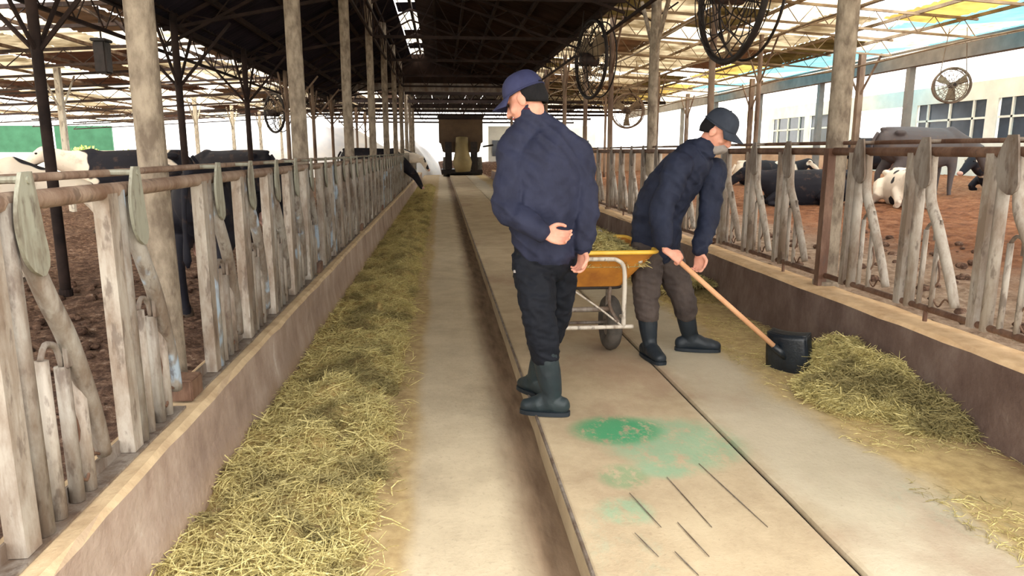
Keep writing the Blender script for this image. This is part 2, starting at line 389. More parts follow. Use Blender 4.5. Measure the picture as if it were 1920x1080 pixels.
def limb(mb, pts, rad, lat=None, sub=4, n=14):
    """closed rounded loft along pts with elliptical radii (lateral, other); lat = lateral direction"""
    P = cat(pts, sub); m = len(rad); R = []
    for i in range(m - 1):
        for k in range(sub):
            q = k / sub; q = q * q * (3 - 2 * q) * 0.5 + q * 0.5
            a, b = rad[i], rad[i + 1]; a = a if isinstance(a, tuple) else (a, a); b = b if isinstance(b, tuple) else (b, b)
            R.append((a[0] + (b[0] - a[0]) * q, a[1] + (b[1] - a[1]) * q))
    e = rad[-1]; R.append(e if isinstance(e, tuple) else (e, e))
    # round ends
    d0 = (P[0] - P[1]).normalized(); d1 = (P[-1] - P[-2]).normalized()
    r0, r1 = min(R[0]), min(R[-1])
    head = [(P[0] + d0 * r0 * s_, (R[0][0] * k_, R[0][1] * k_)) for s_, k_ in ((0.98, 0.15), (0.8, 0.6), (0.45, 0.9))]
    tail = [(P[-1] + d1 * r1 * s_, (R[-1][0] * k_, R[-1][1] * k_)) for s_, k_ in ((0.45, 0.9), (0.8, 0.6), (0.98, 0.15))]
    PP = [h[0] for h in head] + P + [h[0] for h in tail]; RR = [h[1] for h in head] + R + [h[1] for h in tail]
    vs, fs = [], []; mm = len(PP); ref = Vector(lat).normalized() if lat is not None else None
    for i, p in enumerate(PP):
        d = (PP[min(i + 1, mm - 1)] - PP[max(i - 1, 0)]).normalized()
        if ref is None: ref = d.cross(Vector((0, 1, 0)) if abs(d.y) < 0.9 else Vector((1, 0, 0))).normalized()
        x = (ref - d * ref.dot(d)).normalized(); y = d.cross(x)
        if lat is None: ref = x
        for k in range(n):
            a = 2 * math.pi * k / n; vs.append(p + x * math.cos(a) * RR[i][0] + y * math.sin(a) * RR[i][1])
    for i in range(mm - 1):
        for k in range(n):
            l = (k + 1) % n; fs.append((i * n + k, i * n + l, (i + 1) * n + l, (i + 1) * n + k))
    fs.append(tuple(range(n))[::-1]); fs.append(tuple((mm - 1) * n + k for k in range(n)))
    mb.add(vs, fs)
def fuse(mb, name, mat, parent, voxel=0.008, smooth=3, wr=0.0, wsc=(9, 9, 22), seed=0, off=None, cut=None):
    """one continuous skin over overlapping closed lofts"""
    me = mb.mesh('tmp'); o = bpy.data.objects.new('tmp', me); COL.objects.link(o)
    bm = bmesh.new(); bm.from_mesh(me); bmesh.ops.recalc_face_normals(bm, faces=bm.faces[:]); bm.to_mesh(me); bm.free()
    r = o.modifiers.new('r', 'REMESH'); r.mode = 'VOXEL'; r.voxel_size = voxel
    if smooth:
        sm = o.modifiers.new('s', 'SMOOTH'); sm.iterations = smooth; sm.factor = 0.5
    dg = bpy.context.evaluated_depsgraph_get(); out = bpy.data.meshes.new_from_object(o.evaluated_get(dg)); out.name = name
    bpy.data.objects.remove(o); bpy.data.meshes.remove(me)
    if wr > 0 or cut is not None:
        bm = bmesh.new(); bm.from_mesh(out)
        if wr > 0:
            for v in bm.verts:
                p = v.co
                h = noise.noise(Vector((p.x * wsc[0] + seed, p.y * wsc[1], p.z * wsc[2] + p.x * 9)))
                h2 = noise.noise(Vector((p.x * wsc[0] * 2.3, p.y * wsc[1] * 2 + seed, p.z * wsc[2] * 1.7 - p.x * 14)))
                v.co = p + v.normal * wr * ((1 - 2.2 * abs(h)) + 0.5 * h2)
        bm.to_mesh(out); bm.free()
    L = Vector(off) if off is not None else wloc(parent)
    out.transform(Matrix.Translation(-L))
    out.polygons.foreach_set('use_smooth', [True] * len(out.polygons)); out.materials.clear(); out.materials.append(mat)
    return link(name, out, parent)
ORD = ['first', 'second', 'third', 'fourth', 'fifth', 'sixth', 'seventh', 'eighth', 'ninth', 'tenth', 'eleventh', 'twelfth', 'thirteenth', 'fourteenth', 'fifteenth', 'sixteenth']

# ================================================================== SETTING
YN, YF = -1.5, 44.0
def strip(name, x0, x1, y0, y1, zf, mat, nx, ny, parent=None, depth=0.1):
    mb = MB()
    def fn(u, v):
        x = x0 + (x1 - x0) * u; y = y0 + (y1 - y0) * (v ** 1.6 if ny > 60 else v); return (x, y, zf(x, y))
    mb.grid(fn, nx, ny)
    return mb.build(name, mat, parent, smooth=True)
yard = MB().box((0, 60, -0.30), (260, 220, 0.2)).build('ground', M['yard']); tag(yard, kind='structure')
# alley floor: low lane with a gutter falling to the step, raised platform of two slabs with a joint
fl = MB()
def lane_z(x, y):
    g_ = -0.03 * max(0, min(1, (x - 0.2) / 0.2))
    return g_ + 0.004 * noise.noise(Vector((x * 3, y * 1.5, 0)))
o = strip('floor', -1.05, 0.46, YN, YF, lane_z, M['lane'], 30, 160); tag(o, kind='structure')
for nm, a, b in (('slab', 0.448, 1.300), ('slab', 1.318, 2.50)):
    mb = MB()
    prof = [(a, -0.15), (a, 0.066), (a + 0.006, 0.078), (a + 0.02, 0.082)]
    nseg = 14; end = [(b - 0.008, 0.08), (b, 0.07), (b, -0.15)]
    prof += [(a + (b - a) * k / nseg, 0.08) for k in range(1, nseg)] + end
    ny = 120
    mb.grid(lambda u, v: (prof[round(u * (len(prof) - 1))][0] + (0.006 * noise.noise(Vector((v * 200, 3, a))) if u < 0.15 else 0),
                          YN + (YF - YN) * v ** 1.6,
                          prof[round(u * (len(prof) - 1))][1] + 0.003 * noise.noise(Vector((u * 6, v * 60, a)))), len(prof) - 1, ny)
    s_ = mb.build(nm, M['platform'], o)
MB().tube([(0.452, YN, 0.083), (0.452, YF, 0.083)], 0.008, 6).build('edge_strip', M['angle'], o)
MB().box((1.309, (YN + YF) / 2, 0.03), (0.019, YF - YN, 0.06)).build('joint_filler', M['black'], o)
# shallow scratches cut across the slab, as narrow raised-lip grooves
gm = MB()
for a, b in [((1310, 870), (1440, 990)), ((1250, 895), (1335, 990)), ((1180, 925), (1240, 990)), ((1270, 980), (1330, 1045)), ((1190, 1000), (1235, 1045)), ((1265, 1035), (1310, 1080))]:
    p, q = onz(*a, 0.08), onz(*b, 0.08); d = (q - p).normalized(); w = Vector((d.y, -d.x, 0)) * 0.0012
    m_ = (p + q) / 2; z = Vector((0, 0, 0.0845 - 0.08))
    gm.add([p + z, m_ - w + z, q + z, m_ + w + z, p, m_ - w, q, m_ + w], [(0, 1, 2, 3), (4, 7, 6, 5), (0, 4, 5, 1), (1, 5, 6, 2), (2, 6, 7, 3), (3, 7, 4, 0)])
gm.build('scratch_lines', M['angle'], o)['kind'] = 'stuff'

def curb(name, x0, x1, zt, mat, bat, lab):
    """low concrete wall, profile with rounded front edge; x0 is the alley side"""
    sgn = 1 if x1 > x0 else -1
    prof = [(x0 + sgn * -bat, -0.2), (x0 + sgn * -bat * 0.8, 0.0), (x0, zt * 0.5), (x0 + sgn * 0.005, zt - 0.02), (x0 + sgn * 0.025, zt), ((x0 + x1) / 2, zt + 0.004), (x1 - sgn * 0.02, zt), (x1, zt - 0.02), (x1, -0.2)]
    mb = MB(); n = len(prof) - 1
    mb.grid(lambda u, v: (prof[round(u * n)][0] + 0.012 * noise.noise(Vector((u * 5, v * 90, zt))), YN + (YF - 8 - YN) * v ** 1.5, prof[round(u * n)][1] + 0.008 * noise.noise(Vector((u * 4 + 9, v * 120, zt)))), n, 160)
    return tag(mb.build(name, mat), kind='structure')
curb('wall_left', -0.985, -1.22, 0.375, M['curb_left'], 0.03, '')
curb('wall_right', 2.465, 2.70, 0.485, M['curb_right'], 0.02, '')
def bz_left(x, y): 
    return 0.22 + 0.03 * noise.noise(Vector((x * 2, y * 2, 1))) + 0.035 * noise.noise(Vector((x * 9, y * 9, 5))) + 0.02 * noise.noise(Vector((x * 21, y * 21, 5)))
def bz_right(x, y):
    k = max(0, min(1, (x - 3.2) / 5)); return 0.46 + 0.13 * k + 0.05 * k * noise.noise(Vector((x * 1.5, y * 1.5, 1))) + 0.03 * noise.noise(Vector((x * 9, y * 9, 5))) + 0.018 * noise.noise(Vector((x * 21, y * 21, 5)))
tag(strip('bedding', -14, -1.225, 0.2, 34, bz_left, M['bed_left'], 230, 320), 'trampled brown dung and straw bedding in the left cow pen', 'bedding', kind='stuff')
tag(strip('bedding', 2.705, 17.8, 0.8, 29.8, bz_right, M['bed_right'], 260, 280), 'dusty orange brown straw bedding in the right cow pen', 'bedding', kind='stuff')

# ------------------------------------------------------------------ roofs
def corr(x0, x1, za, zb, y0, y1, pitch=0.15, amp=0.018, n=None):
    """corrugated sheet sloping in x, ridges running down the slope"""
    mb = MB(); n = n or max(6, int((y1 - y0) / pitch) * 4)
    mb.grid(lambda u, v: (x0 + (x1 - x0) * u, y0 + (y1 - y0) * v, za + (zb - za) * u + amp * math.sin(v * (y1 - y0) / pitch * 2 * math.pi)), 1, n)
    k = len(mb.v); mb.v += [(x, y, z + 0.006) for x, y, z in mb.v]; mb.f += [tuple(i + k for i in reversed(f)) for f in mb.f[:]]
    return mb
RZ, RX = 4.5, -0.62
ceil = MB().bar((RX, 1.0, RZ + 0.02), (RX, 24, RZ + 0.02), 0.06, 0.10).build('ceiling', M['truss']); tag(ceil, kind='structure')
def roof_z(x): return RZ - (RX - x) * (RZ - 3.0) / (RX + 3.45) if x < RX else RZ - (x - RX) * (RZ - 3.52) / (2.45 - RX)
y = 0.6
i = 0
while y < 24:
    for sgn, a, b, mt in ((-1, -0.90, -3.45, 'roof_dark'), (1, -0.50, 2.45, 'roof_brown')):
        corr(a, b, roof_z(a), roof_z(b), y, y + 0.98).build('roof_sheet', M[mt], ceil, smooth=True)
    y += 0.96; i += 1
# ridge skylight strip: some sheets clear, some boarded
for k in range(20):
    y = 1.0 + k * 1.2
    mt = ['clear_sheet', 'roof_brown', 'clear_sheet', 'roof_dark', 'clear_sheet'][k % 5]
    corr(-0.95, -0.44, RZ + 0.10, RZ + 0.12, y, y + 1.1, 0.15, 0.01).build('ridge_sheet', M[mt], ceil)
for x in (-1.2, -1.75, -2.3, -2.85, -3.38, -0.1, 0.45, 1.0, 1.55, 2.1, 2.42):
    MB().bar((x, 0.6, roof_z(x) - 0.06), (x, 24.2, roof_z(x) - 0.06), 0.05, 0.07).build('purlin', M['truss'], ceil)
def truss_mesh(xa, za, xb, zb, drop, nseg, r=0.018):
    """lattice truss between two ends of a sloping chord"""
    mb = MB()
    pa = [Vector((xa + (xb - xa) * k / nseg, 0, za + (zb - za) * k / nseg)) for k in range(nseg + 1)]
    pb = [p + Vector((0, 0, -drop)) for p in pa]
    mb.bar(pa[0], pa[-1], 0.04, 0.04); mb.bar(pb[0], pb[-1], 0.035, 0.035)
    for k in range(nseg):
        mb.tube([pb[k], pa[k + 1]] if k % 2 else [pa[k], pb[k + 1]], r * 0.6, 5)
    return mb
tmA = truss_mesh(RX, RZ - 0.1, -3.45, 2.92, 0.22, 9).mesh('truss'); tmB = truss_mesh(RX, RZ - 0.1, 2.45, 3.42, 0.22, 10).mesh('truss')
tie = MB().bar((-3.45, 0, 2.9), (-1.15, 0, 3.35), 0.04, 0.04).bar((-1.15, 0, 3.35), (2.45, 0, 3.35), 0.04, 0.05)
for k in range(6): tie.tube([(-1.15 + k * 0.72, 0, 3.35), (-1.15 + (k + 0.5) * 0.72, 0, roof_z(-1.15 + (k + 0.5) * 0.72) - 0.3), (-1.15 + (k + 1) * 0.72, 0, 3.35)], 0.012, 5)
tie = tie.mesh('tie_beam')
POSTY = [3.14, 6.31, 9.60, 12.9, 16.1, 19.3, 22.4, 25.5, 28.5, 31.5]
for y in [-0.1] + POSTY[:7]:
    for m_ in (tmA, tmB): link('truss', m_, ceil, (0, y + 0.12, 0), M['truss'])
    link('tie_beam', tie, ceil, (0, y + 0.12, 0), M['truss'])
# longitudinal lattice girders along both eaves and the post row
def girder(x, z, y0, y1, h, step, mat, par, name='lattice_girder'):
    mb = MB(); mb.bar((x, y0, z), (x, y1, z), 0.045, 0.05); mb.bar((x, y0, z - h), (x, y1, z - h), 0.035, 0.035)
    n = int((y1 - y0) / step)
    for k in range(n):
        ya = y0 + k * step; mb.tube([(x, ya, z), (x, ya + step / 2, z - h), (x, ya + step, z)], 0.009, 5, cap=False)
    return mb.build(name, mat, par)
girder(-3.45, 2.95, 0.6, 24, 0.32, 0.6, M['truss'], ceil)
girder(-1.15, 3.75, 0.6, 24, 0.40, 0.8, M['truss'], ceil)
girder(2.50, 3.48, 0.6, 24, 0.34, 0.6, M['truss'], ceil)
g2 = MB().bar((-3.5, 22.6, 3.32), (2.7, 22.6, 3.32), 0.12, 0.24).build('end_beam', M['angle'], ceil)
MB().add([(x, y_, z) for y_ in (24.1, 24.14) for x, z in ((-3.45, 3.35), (2.45, 3.35), (2.45, roof_z(2.45)), (-0.50, RZ), (-0.90, RZ - 0.02), (-3.45, 3.36))],
         [(0, 1, 2, 3, 4, 5), (11, 10, 9, 8, 7, 6)] + [(k, (k + 1) % 6 + 0, (k + 1) % 6 + 6, k + 6) for k in range(6)]).build('gable_gap_cover', M['roof_brown'], ceil)  # added dark sheet, closes the bright gap above the end beam
# middle barn beyond the alley roof: tie beams against daylight
far = MB().bar((-1.2, 25, 3.35), (2.7, 25, 3.35), 0.08, 0.12).build('ceiling_far', M['truss']); tag(far, kind='structure')
for y in (25.5, 28.5, 31.5, 34.5, 38.5, 43.5):
    q = MB().bar((-6, y, 3.1), (8, y, 3.1), 0.07, 0.10)
    for k in range(14): q.tube([(-6 + k, y, 3.1), (-5.5 + k, y, 3.8), (-5 + k, y, 3.1)], 0.02, 5)
    q.bar((-6, y, 3.8), (8, y, 3.8), 0.06, 0.08); q.build('truss', M['truss'], far)
for k in range(18):  # far roof lengthened, middle sheets opaque, to shade the feed wagon
    x = -6 + k * 0.8
    corr(x, x + 0.78, 3.98, 3.98, 24.6 + (k * 37 % 5) * 0.4, 47, 0.3, 0.02, 30).build('roof_sheet', M[['sheet_rust', 'clear_sheet', 'sheet_brown', 'roof_brown'][k * 7 % 4] if not 5 < k < 12 else 'roof_brown'], far)

# left barn roof: patchwork of translucent and faded sheets
def zl(x): return 3.30 - (-3.3 - x) * 0.055 + 0.0
lefr = MB().bar((-3.3, 0.5, 3.12), (-3.3, 34, 3.12), 0.06, 0.1).build('ceiling_left', M['truss']); tag(lefr, kind='structure')
for iy in range(18):
    for ix in range(11):
        y = 0.5 + iy * 1.95; x = -3.5 - ix * 1.05; r_ = rnd.random()
        mt = 'clear_sheet' if r_ < 0.50 else ('sheet_brown' if r_ < 0.72 else ('cream_sheet' if r_ < 0.87 else 'sheet_rust'))
        if rnd.random() < 0.07: continue
        dz = rnd.uniform(-0.01, 0.03)
        corr(x, x - 1.03, zl(x) + dz + 0.05, zl(x - 1.03) + dz + 0.05, y, y + 1.93, 0.2, 0.015, 24).build('roof_sheet', M[mt], lefr)
tl = MB(); tl.bar((-3.4, 0, 3.2), (-15, 0, 2.56), 0.04, 0.05); tl.bar((-3.4, 0, 2.95), (-15, 0, 2.3), 0.035, 0.04)
for k in range(19): tl.tube([(-3.4 - k * 0.61, 0, 2.95 - k * 0.034), (-3.7 - k * 0.61, 0, 3.17 - k * 0.034), (-4.01 - k * 0.61, 0, 2.92 - k * 0.034)], 0.01, 5)
tl = tl.mesh('truss')
for y in POSTY: link('truss', tl, lefr, (0, y - 0.1, 0), M['dark_steel'])
for x in (-4.6, -5.8, -7.0, -8.4, -10, -11.8, -14): MB().bar((x, 0.6, zl(x) - 0.02), (x, 35, zl(x) - 0.02), 0.05, 0.05).build('purlin', M['post_dark'], lefr)
# right shed roof
def zr(x): return 3.95 - (x - 2.6) * 0.065
rig = MB().bar((2.62, 0.5, 3.80), (2.62, 34, 3.80), 0.06, 0.1).build('ceiling_right', M['truss_r']); tag(rig, kind='structure')
for iy in range(18):
    for ix in range(6):
        y = 0.5 + iy * 1.95; x = 2.7 + ix * 0.98; r_ = rnd.random()
        mt = 'cream_sheet' if r_ < 0.42 else ('clear_sheet' if r_ < 0.62 else ('olive_sheet' if r_ < 0.84 else 'sheet_brown'))
        if ix == 5: mt = 'yellow_sheet' if r_ < 0.75 else 'olive_sheet'
        if rnd.random() < 0.06: continue
        dz = rnd.uniform(-0.01, 0.03)
        corr(x, x + 0.96, zr(x) + dz, zr(x + 0.96) + dz, y, y + 1.93, 0.2, 0.015, 24).build('roof_sheet', M[mt], rig)
tr = MB(); tr.bar((2.6, 0, 3.86), (8.6, 0, 3.48), 0.035, 0.04); tr.bar((2.6, 0, 3.55), (8.6, 0, 3.2), 0.03, 0.035)
for k in range(12): tr.tube([(2.6 + k * 0.5, 0, 3.55 - k * 0.029), (2.85 + k * 0.5, 0, 3.84 - k * 0.032), (3.1 + k * 0.5, 0, 3.52 - k * 0.029)], 0.009, 5)
tr = tr.mesh('truss')
for k in range(14): link('truss', tr, rig, (0, 2.4 + k * 2.2, 0), M['truss_r'])
for x in (3.6, 4.6, 5.6, 6.6, 7.6, 8.5): MB().bar((x, 0.6, zr(x) - 0.05), (x, 35, zr(x) - 0.05), 0.04, 0.05).build('purlin', M['truss_r'], rig)

# neighbouring barn on the right
BX = 12.0
nb = MB().bar((BX, 2, 3.72), (BX, 46, 3.72), 0.25, 0.42).build('wall_right_barn', M['grey_beam']); tag(nb, kind='structure')
for k in range(22):
    y = 3 + k * 2.0
    mt = 'cyan_sheet' if k in (4, 5, 8, 9, 10, 13) else 'clear_sheet'
    corr(9.4, 13.0, 3.95, 4.22, y, y + 1.96, 0.25, 0.02, 28).build('roof_sheet', M[mt], nb)
    corr(13.02, 17.8, 4.22, 4.6, y, y + 1.96, 0.25, 0.02, 28).build('roof_sheet', M['cyan_sheet' if k in (3, 6, 7, 11, 12, 15) else 'clear_sheet'], nb)
pm = MB().box((0, 0, 1.85), (0.16, 0.16, 3.7)).mesh('pillar')
for k in range(8): link('pillar', pm, nb, (BX, 9 + k * 4.4, 0), M['grey_beam'])
for k in range(9):
    y = 8 + k * 4.0
    MB().box((18, y, 0.9), (0.15, 4.0, 1.8)).build('wall_panel', M['wall_white'], nb)
    MB().box((18, y - 1.75, 2.45), (0.15, 0.5, 1.3)).build('wall_pier', M['wall_white'], nb)
    MB().box((18, y, 3.4), (0.15, 4.0, 0.6)).build('wall_panel', M['wall_white'], nb)
    if k in (1, 2, 3, 4, 6, 7):
        w_ = MB().box((18.02, y + 0.25, 2.45), (0.04, 3.4, 1.3)).build('window_pane', M['glass_dark'], nb)
        for q in (-0.9, 0.25, 1.4): MB().box((17.97, y + q, 2.45), (0.06, 0.08, 1.3)).build('mullion', M['wall_white'], w_)
        MB().box((17.97, y + 0.25, 2.5), (0.06, 3.4, 0.07)).build('mullion', M['wall_white'], w_)
# low clay wall across the far end of the right pen
lw = MB()
lw.box((10.3, 30, 0.72), (15.2, 0.25, 1.44)).box((10.3, 30, 1.47), (15.3, 0.33, 0.07))
tag(lw.build('wall_far_right', M['wall_brown']), kind='structure')

# ------------------------------------------------------------------ posts
def post(x, y, r, z0, z1, mat, label, group, braces=0, square=False, wob=0.0):
    o = thing('barn_post', label, 'post', (x, y, z0), group)
    mb = MB(); n = 14
    pts = [(x + wob * noise.noise(Vector((k, x, y))), y, z0 - 0.12 + (z1 - z0 + 0.12) * k / 8) for k in range(9)]
    if square: mb.bar(pts[0], pts[-1], r * 2, r * 2)
    else: mb.tube(pts, [r * (1 + 0.04 * noise.noise(Vector((k * 3.3, y, 2)))) for k in range(9)], n)
    mb.build('shaft', mat, o, smooth=not square)
    if not square:
        MB().tube([(x, y, z0 - 0.12), (x, y, z0 + 0.03)], r * 1.25, n).build('collar', mat, o)
    for k in range(braces):
        s_ = (-1, 1)[k % 2]; zt = z1 - 0.1
        MB().tube([(x, y, zt - 0.75), (x, y + s_ * 0.65, zt)] if k < 2 else [(x, y, zt - 0.75), (x + s_ * 0.65, y, zt)], r * 0.45, 6).build('brace', mat, o)
    return o
for i, y in enumerate(POSTY):
    post(-1.20, y, [0.062, 0.066, 0.062][i % 3] if i else 0.058, 0.375, roof_z(-1.2) - 0.1 if y < 24 else 3.7, M['post'], f'weathered grey round post behind the left fence, {ORD[i]} from the camera', 'posts along the left feed fence', wob=0.01, braces=0 if i == 0 else 2)
for i, (y, r, mt) in enumerate([(4.65, 0.070, 'post'), (7.02, 0.032, 'post_dark'), (9.0, 0.062, 'post'), (11.3, 0.040, 'post_dark'), (13.3, 0.040, 'post_dark'), (15.6, 0.045, 'post_dark'), (18.4, 0.045, 'post_dark'), (21.4, 0.05, 'post_dark'), (24.5, 0.05, 'post_dark'), (27.5, 0.05, 'post_dark')]):
    post(2.66, y, r, 0.485, 3.42 if y < 24 else 3.6, M[mt], f'{"thick grey" if r > 0.06 else "slim brown"} post on the right concrete curb, {ORD[i]} from the camera', 'posts along the right feed fence', braces=2 if i != 1 else 0, wob=0.01)
for i in range(9):
    y = 6.1 + i * 3.05
    post(-3.12, y, 0.042, 0.25, 3.0, M['truss' if i < 3 else 'post_dark'], f'slim dark steel post inside the left pen, {ORD[i]} from the camera', 'dark posts inside the left pen', braces=4)
for i in range(7):
    post(-7.4, 11.2 + i * 3.9, 0.05, 0.25, 3.0, M['white_steel'], f'white steel post deep in the left barn, {ORD[i]} from the camera', 'white posts deep in the left barn', braces=2, square=True)
for i in range(4):
    post(8.5, 9.0 + i * 5.2, 0.055, 0.5, 3.35, M['post_dark'], f'brown steel post at the outer edge of the right pen, {ORD[i]} from the camera', 'outer posts of the right pen', braces=2, square=True)
for i in range(3):
    post(5.6, 12.5 + i * 6, 0.04, 0.5, 3.4, M['post_dark'], f'thin brown post in the middle of the right pen, {ORD[i]} from the camera', 'middle posts of the right pen', braces=2)

# ------------------------------------------------------------------ headlock fences
def fence(name, label, x, zb, zt, s, units, y0, y1, mats, brail):
    """s=+1: alley lies toward +X (left fence). Swing bars lean along s*Y."""
    F_ = thing(name, label, 'fence', (x, (y0 + y1) / 2, zb)); L = wloc(F_)
    H = zt - zb
    def rail(nm, xo, z, r, m, ya=y0, yb=y1):
        pts = [(x + xo, ya + (yb - ya) * k / 40, z + 0.006 * noise.noise(Vector((k * 1.7, x, z)))) for k in range(41)]
        return MB().tube(pts, r, 10).build(nm, m, F_, smooth=True)
    rail('top_rail', 0, zt, 0.027, mats['rail'])
    rail('lock_rail', -s * 0.05, zt + 0.055, 0.013, mats['rail'])
    if brail: rail('bottom_rail', 0, zb + 0.03, 0.018, mats['rust'])
    else:
        for (ya, yb) in brail_segments:
            MB().add([(x + a, yy, zb + b) for yy in (ya, yb) for a, b in ((-0.03, 0), (0.035, 0), (0.035, 0.008), (-0.022, 0.008), (-0.022, 0.055), (-0.03, 0.055))],
                     [(0, 1, 7, 6), (1, 2, 8, 7), (2, 3, 9, 8), (3, 4, 10, 9), (4, 5, 11, 10), (5, 0, 6, 11), (5, 4, 3, 2, 1, 0), (6, 7, 8, 9, 10, 11)]).build('base_angle', mats['angle'], F_)
    z0 = zb + 0.01
    up = MB().tube([(0, 0, z0 - zb), (0, 0, H * 0.5), (0, 0, H)], 0.029, 10).mesh('upright', smooth=True)
    upo = MB().bar((0, 0, z0 - zb), (0, 0, H), 0.05, 0.068 if s > 0 else 0.05, up=(0, 1, 0)).mesh('upright')
    # swing bar: bent tube with flattened belly
    a = s
    sw = cat([(0.0, 0, H - 0.01), (0.005 * s, 0.01 * a, H - 0.12), (0.02 * s, 0.05 * a, H - 0.26), (0.02 * s, 0.13 * a, H * 0.55), (0.01 * s, 0.24 * a, H * 0.28), (0, 0.30 * a, 0.08)], 4)
    swm = MB().tube(sw, [0.022 + 0.006 * math.sin(k / len(sw) * math.pi) for k in range(len(sw))], 10).mesh('swing_bar', smooth=True)
    # paddle: curved leaf plate over the rail
    def paddle():
        mb = MB(); out = []
        ph = 0.27; top = H + 0.075; pw = 0.056 if s > 0 else 0.066
        nn = 14
        L_, R_ = [], []
        for k in range(nn + 1):
            q = k / nn; w = pw * math.sin(min(1, q * 1.25 + 0.28) * math.pi / 2 * 1.0) * (1 if q < 0.7 else math.sqrt(max(0.02, 1 - ((q - 0.7) / 0.3) ** 2)))
            cy = a * (0.022 * math.sin(q * math.pi)) * -1 + a * 0.02 * q
            L_.append((cy - w, top - ph * q)); R_.append((cy + w, top - ph * q))
        o_ = L_ + R_[::-1]; n = len(o_)
        xo = s * 0.036
        vs = [(xo, p[0], p[1]) for p in o_] + [(xo + s * 0.010, p[0], p[1]) for p in o_]
        m = nn + 1
        fs = []
        for base in (0, n):
            for k in range(nn):
                q = (base + k, base + k + 1, base + n - 2 - k, base + n - 1 - k); fs.append(q if base == 0 else q[::-1])
        for k in range(n): l = (k + 1) % n; fs.append((k, l, n + l, n + k))
        mb.add(vs, fs)
        mb.tube([(-s * 0.05, a * 0.0, H + 0.055), (s * 0.05, 0, H + 0.055)], 0.010, 8)
        return mb.mesh('lock_paddle')
    pdm = paddle()
    def sbar(h): return MB().tube([(0, 0, z0 - zb), (0, 0, h)], 0.021 if s > 0 else 0.014, 8).mesh('short_bar', smooth=True)
    s1, s2, s3 = sbar(H * 0.52), sbar(H * 0.47), sbar(H * 0.40)
    cap_ = MB().tube(cat([(0, 0.0, H * 0.52), (0, 0.03 * a, H * 0.56), (0, 0.08 * a, H * 0.54), (0, 0.10 * a, H * 0.47)], 3), 0.009, 6).mesh('bent_rod', smooth=True)
    piv = MB().box((0.018 * s, 0.135 * a, H * 0.53), (0.012, 0.05, 0.11)).tube([(-0.02, 0.135 * a, H * 0.53), (0.035 * s, 0.135 * a, H * 0.53)], 0.012, 8).mesh('pivot_bracket')
    wire = MB().tube(cat([(0, 0.12 * a, H * 0.38), (0.01, 0.15 * a, H * 0.24), (0, 0.12 * a, H * 0.14), (0.01, 0.16 * a, H * 0.06), (0, 0.22 * a, H * 0.12), (0.0, 0.27 * a, H * 0.10)], 4), 0.005, 5).mesh('latch_wire', smooth=True)
    for i, y in enumerate(units):
        b = Vector((x, y, zb)) - L
        j = rnd.uniform(-0.012, 0.012)
        link('upright', upo, F_, b + Vector((0, -a * 0.15 + j, 0)), mats['up'])
        link('upright', up, F_, b + Vector((0, -a * 0.065, 0)), mats['up2'])
        o_ = link('swing_bar', swm, F_, b, mats['up2']); o_.rotation_euler = (rnd.uniform(-0.03, 0.03), 0, 0)
        link('lock_paddle', pdm, F_, b, mats['paddle']).rotation_euler = (rnd.uniform(-0.02, 0.02), 0, 0)
        if y < 22:
            link('short_bar', s1, F_, b + Vector((0, a * 0.02, 0)), mats['up'])
            link('short_bar', s2, F_, b + Vector((0, a * 0.12, 0)), mats['up2'])
            if s > 0: link('short_bar', s3, F_, b + Vector((0, a * 0.195, 0)), mats['up'])
            link('pivot_bracket', piv, F_, b, mats['angle'])
        if y < 14:
            link('bent_rod', cap_, F_, b + Vector((0.0, a * 0.02, 0)), mats['angle'])
            link('latch_wire', wire, F_, b, mats['rust'])
    return F_
unL = [0.70, 1.32, 1.93, 2.56]
brail_segments = [(0.2, 2.85)]
for p in POSTY[:-1]:
    unL += [p + 0.33 + 0.61 * k for k in range(5) if p + 0.33 + 0.61 * k < 30.3]
    brail_segments.append((p - 0.2, min(p + 2.85, 30.3)))
FL = fence('headlock_fence', 'weathered grey headlock feed fence standing on the left concrete curb', -1.085, 0.38, 1.275, 1, unL, 0.3, 30.3,
      dict(rail=M['rail'], angle=M['angle'], up=M['galv2'], up2=M['galv'], paddle=M['paddle'], rust=M['rust']), False)
for p in POSTY[:-2]:
    z = 0.385; bevel_box('base_plate', (-1.09, p - 0.17, 0.43), (0.10, 0.13, 0.09), M['rust'], FL)
unR = []
for p in (1.35, 4.65, 7.95, 11.25, 14.55, 17.85, 21.15, 24.45):
    unR += [p + 0.55 + 0.585 * k for k in range(5)]
unR = [1.0, 1.6] + [y - 0.02 for y in unR]
FR = fence('headlock_fence', 'rusty grey headlock feed fence standing on the right concrete curb', 2.62, 0.53, 1.40, -1, unR, 0.8, 29.0,
      dict(rail=M['rust'], angle=M['angle'], up=M['galv2'], up2=M['galv2'], paddle=M['angle'], rust=M['rust']), True)
lgm = MB().tube([(0, 0, -0.06), (0, 0, 0.04)], 0.012, 8).mesh('foot_peg')
for k in range(14): link('foot_peg', lgm, FR, Vector((2.62, 3.55 + k * 1.65, 0.53)) - wloc(FR), M['rust'])
MB().bar((2.60, 4.62, 0.47), (2.60, 4.62, 1.42), 0.06, 0.06).build('fence_post', M['rust'], FR)

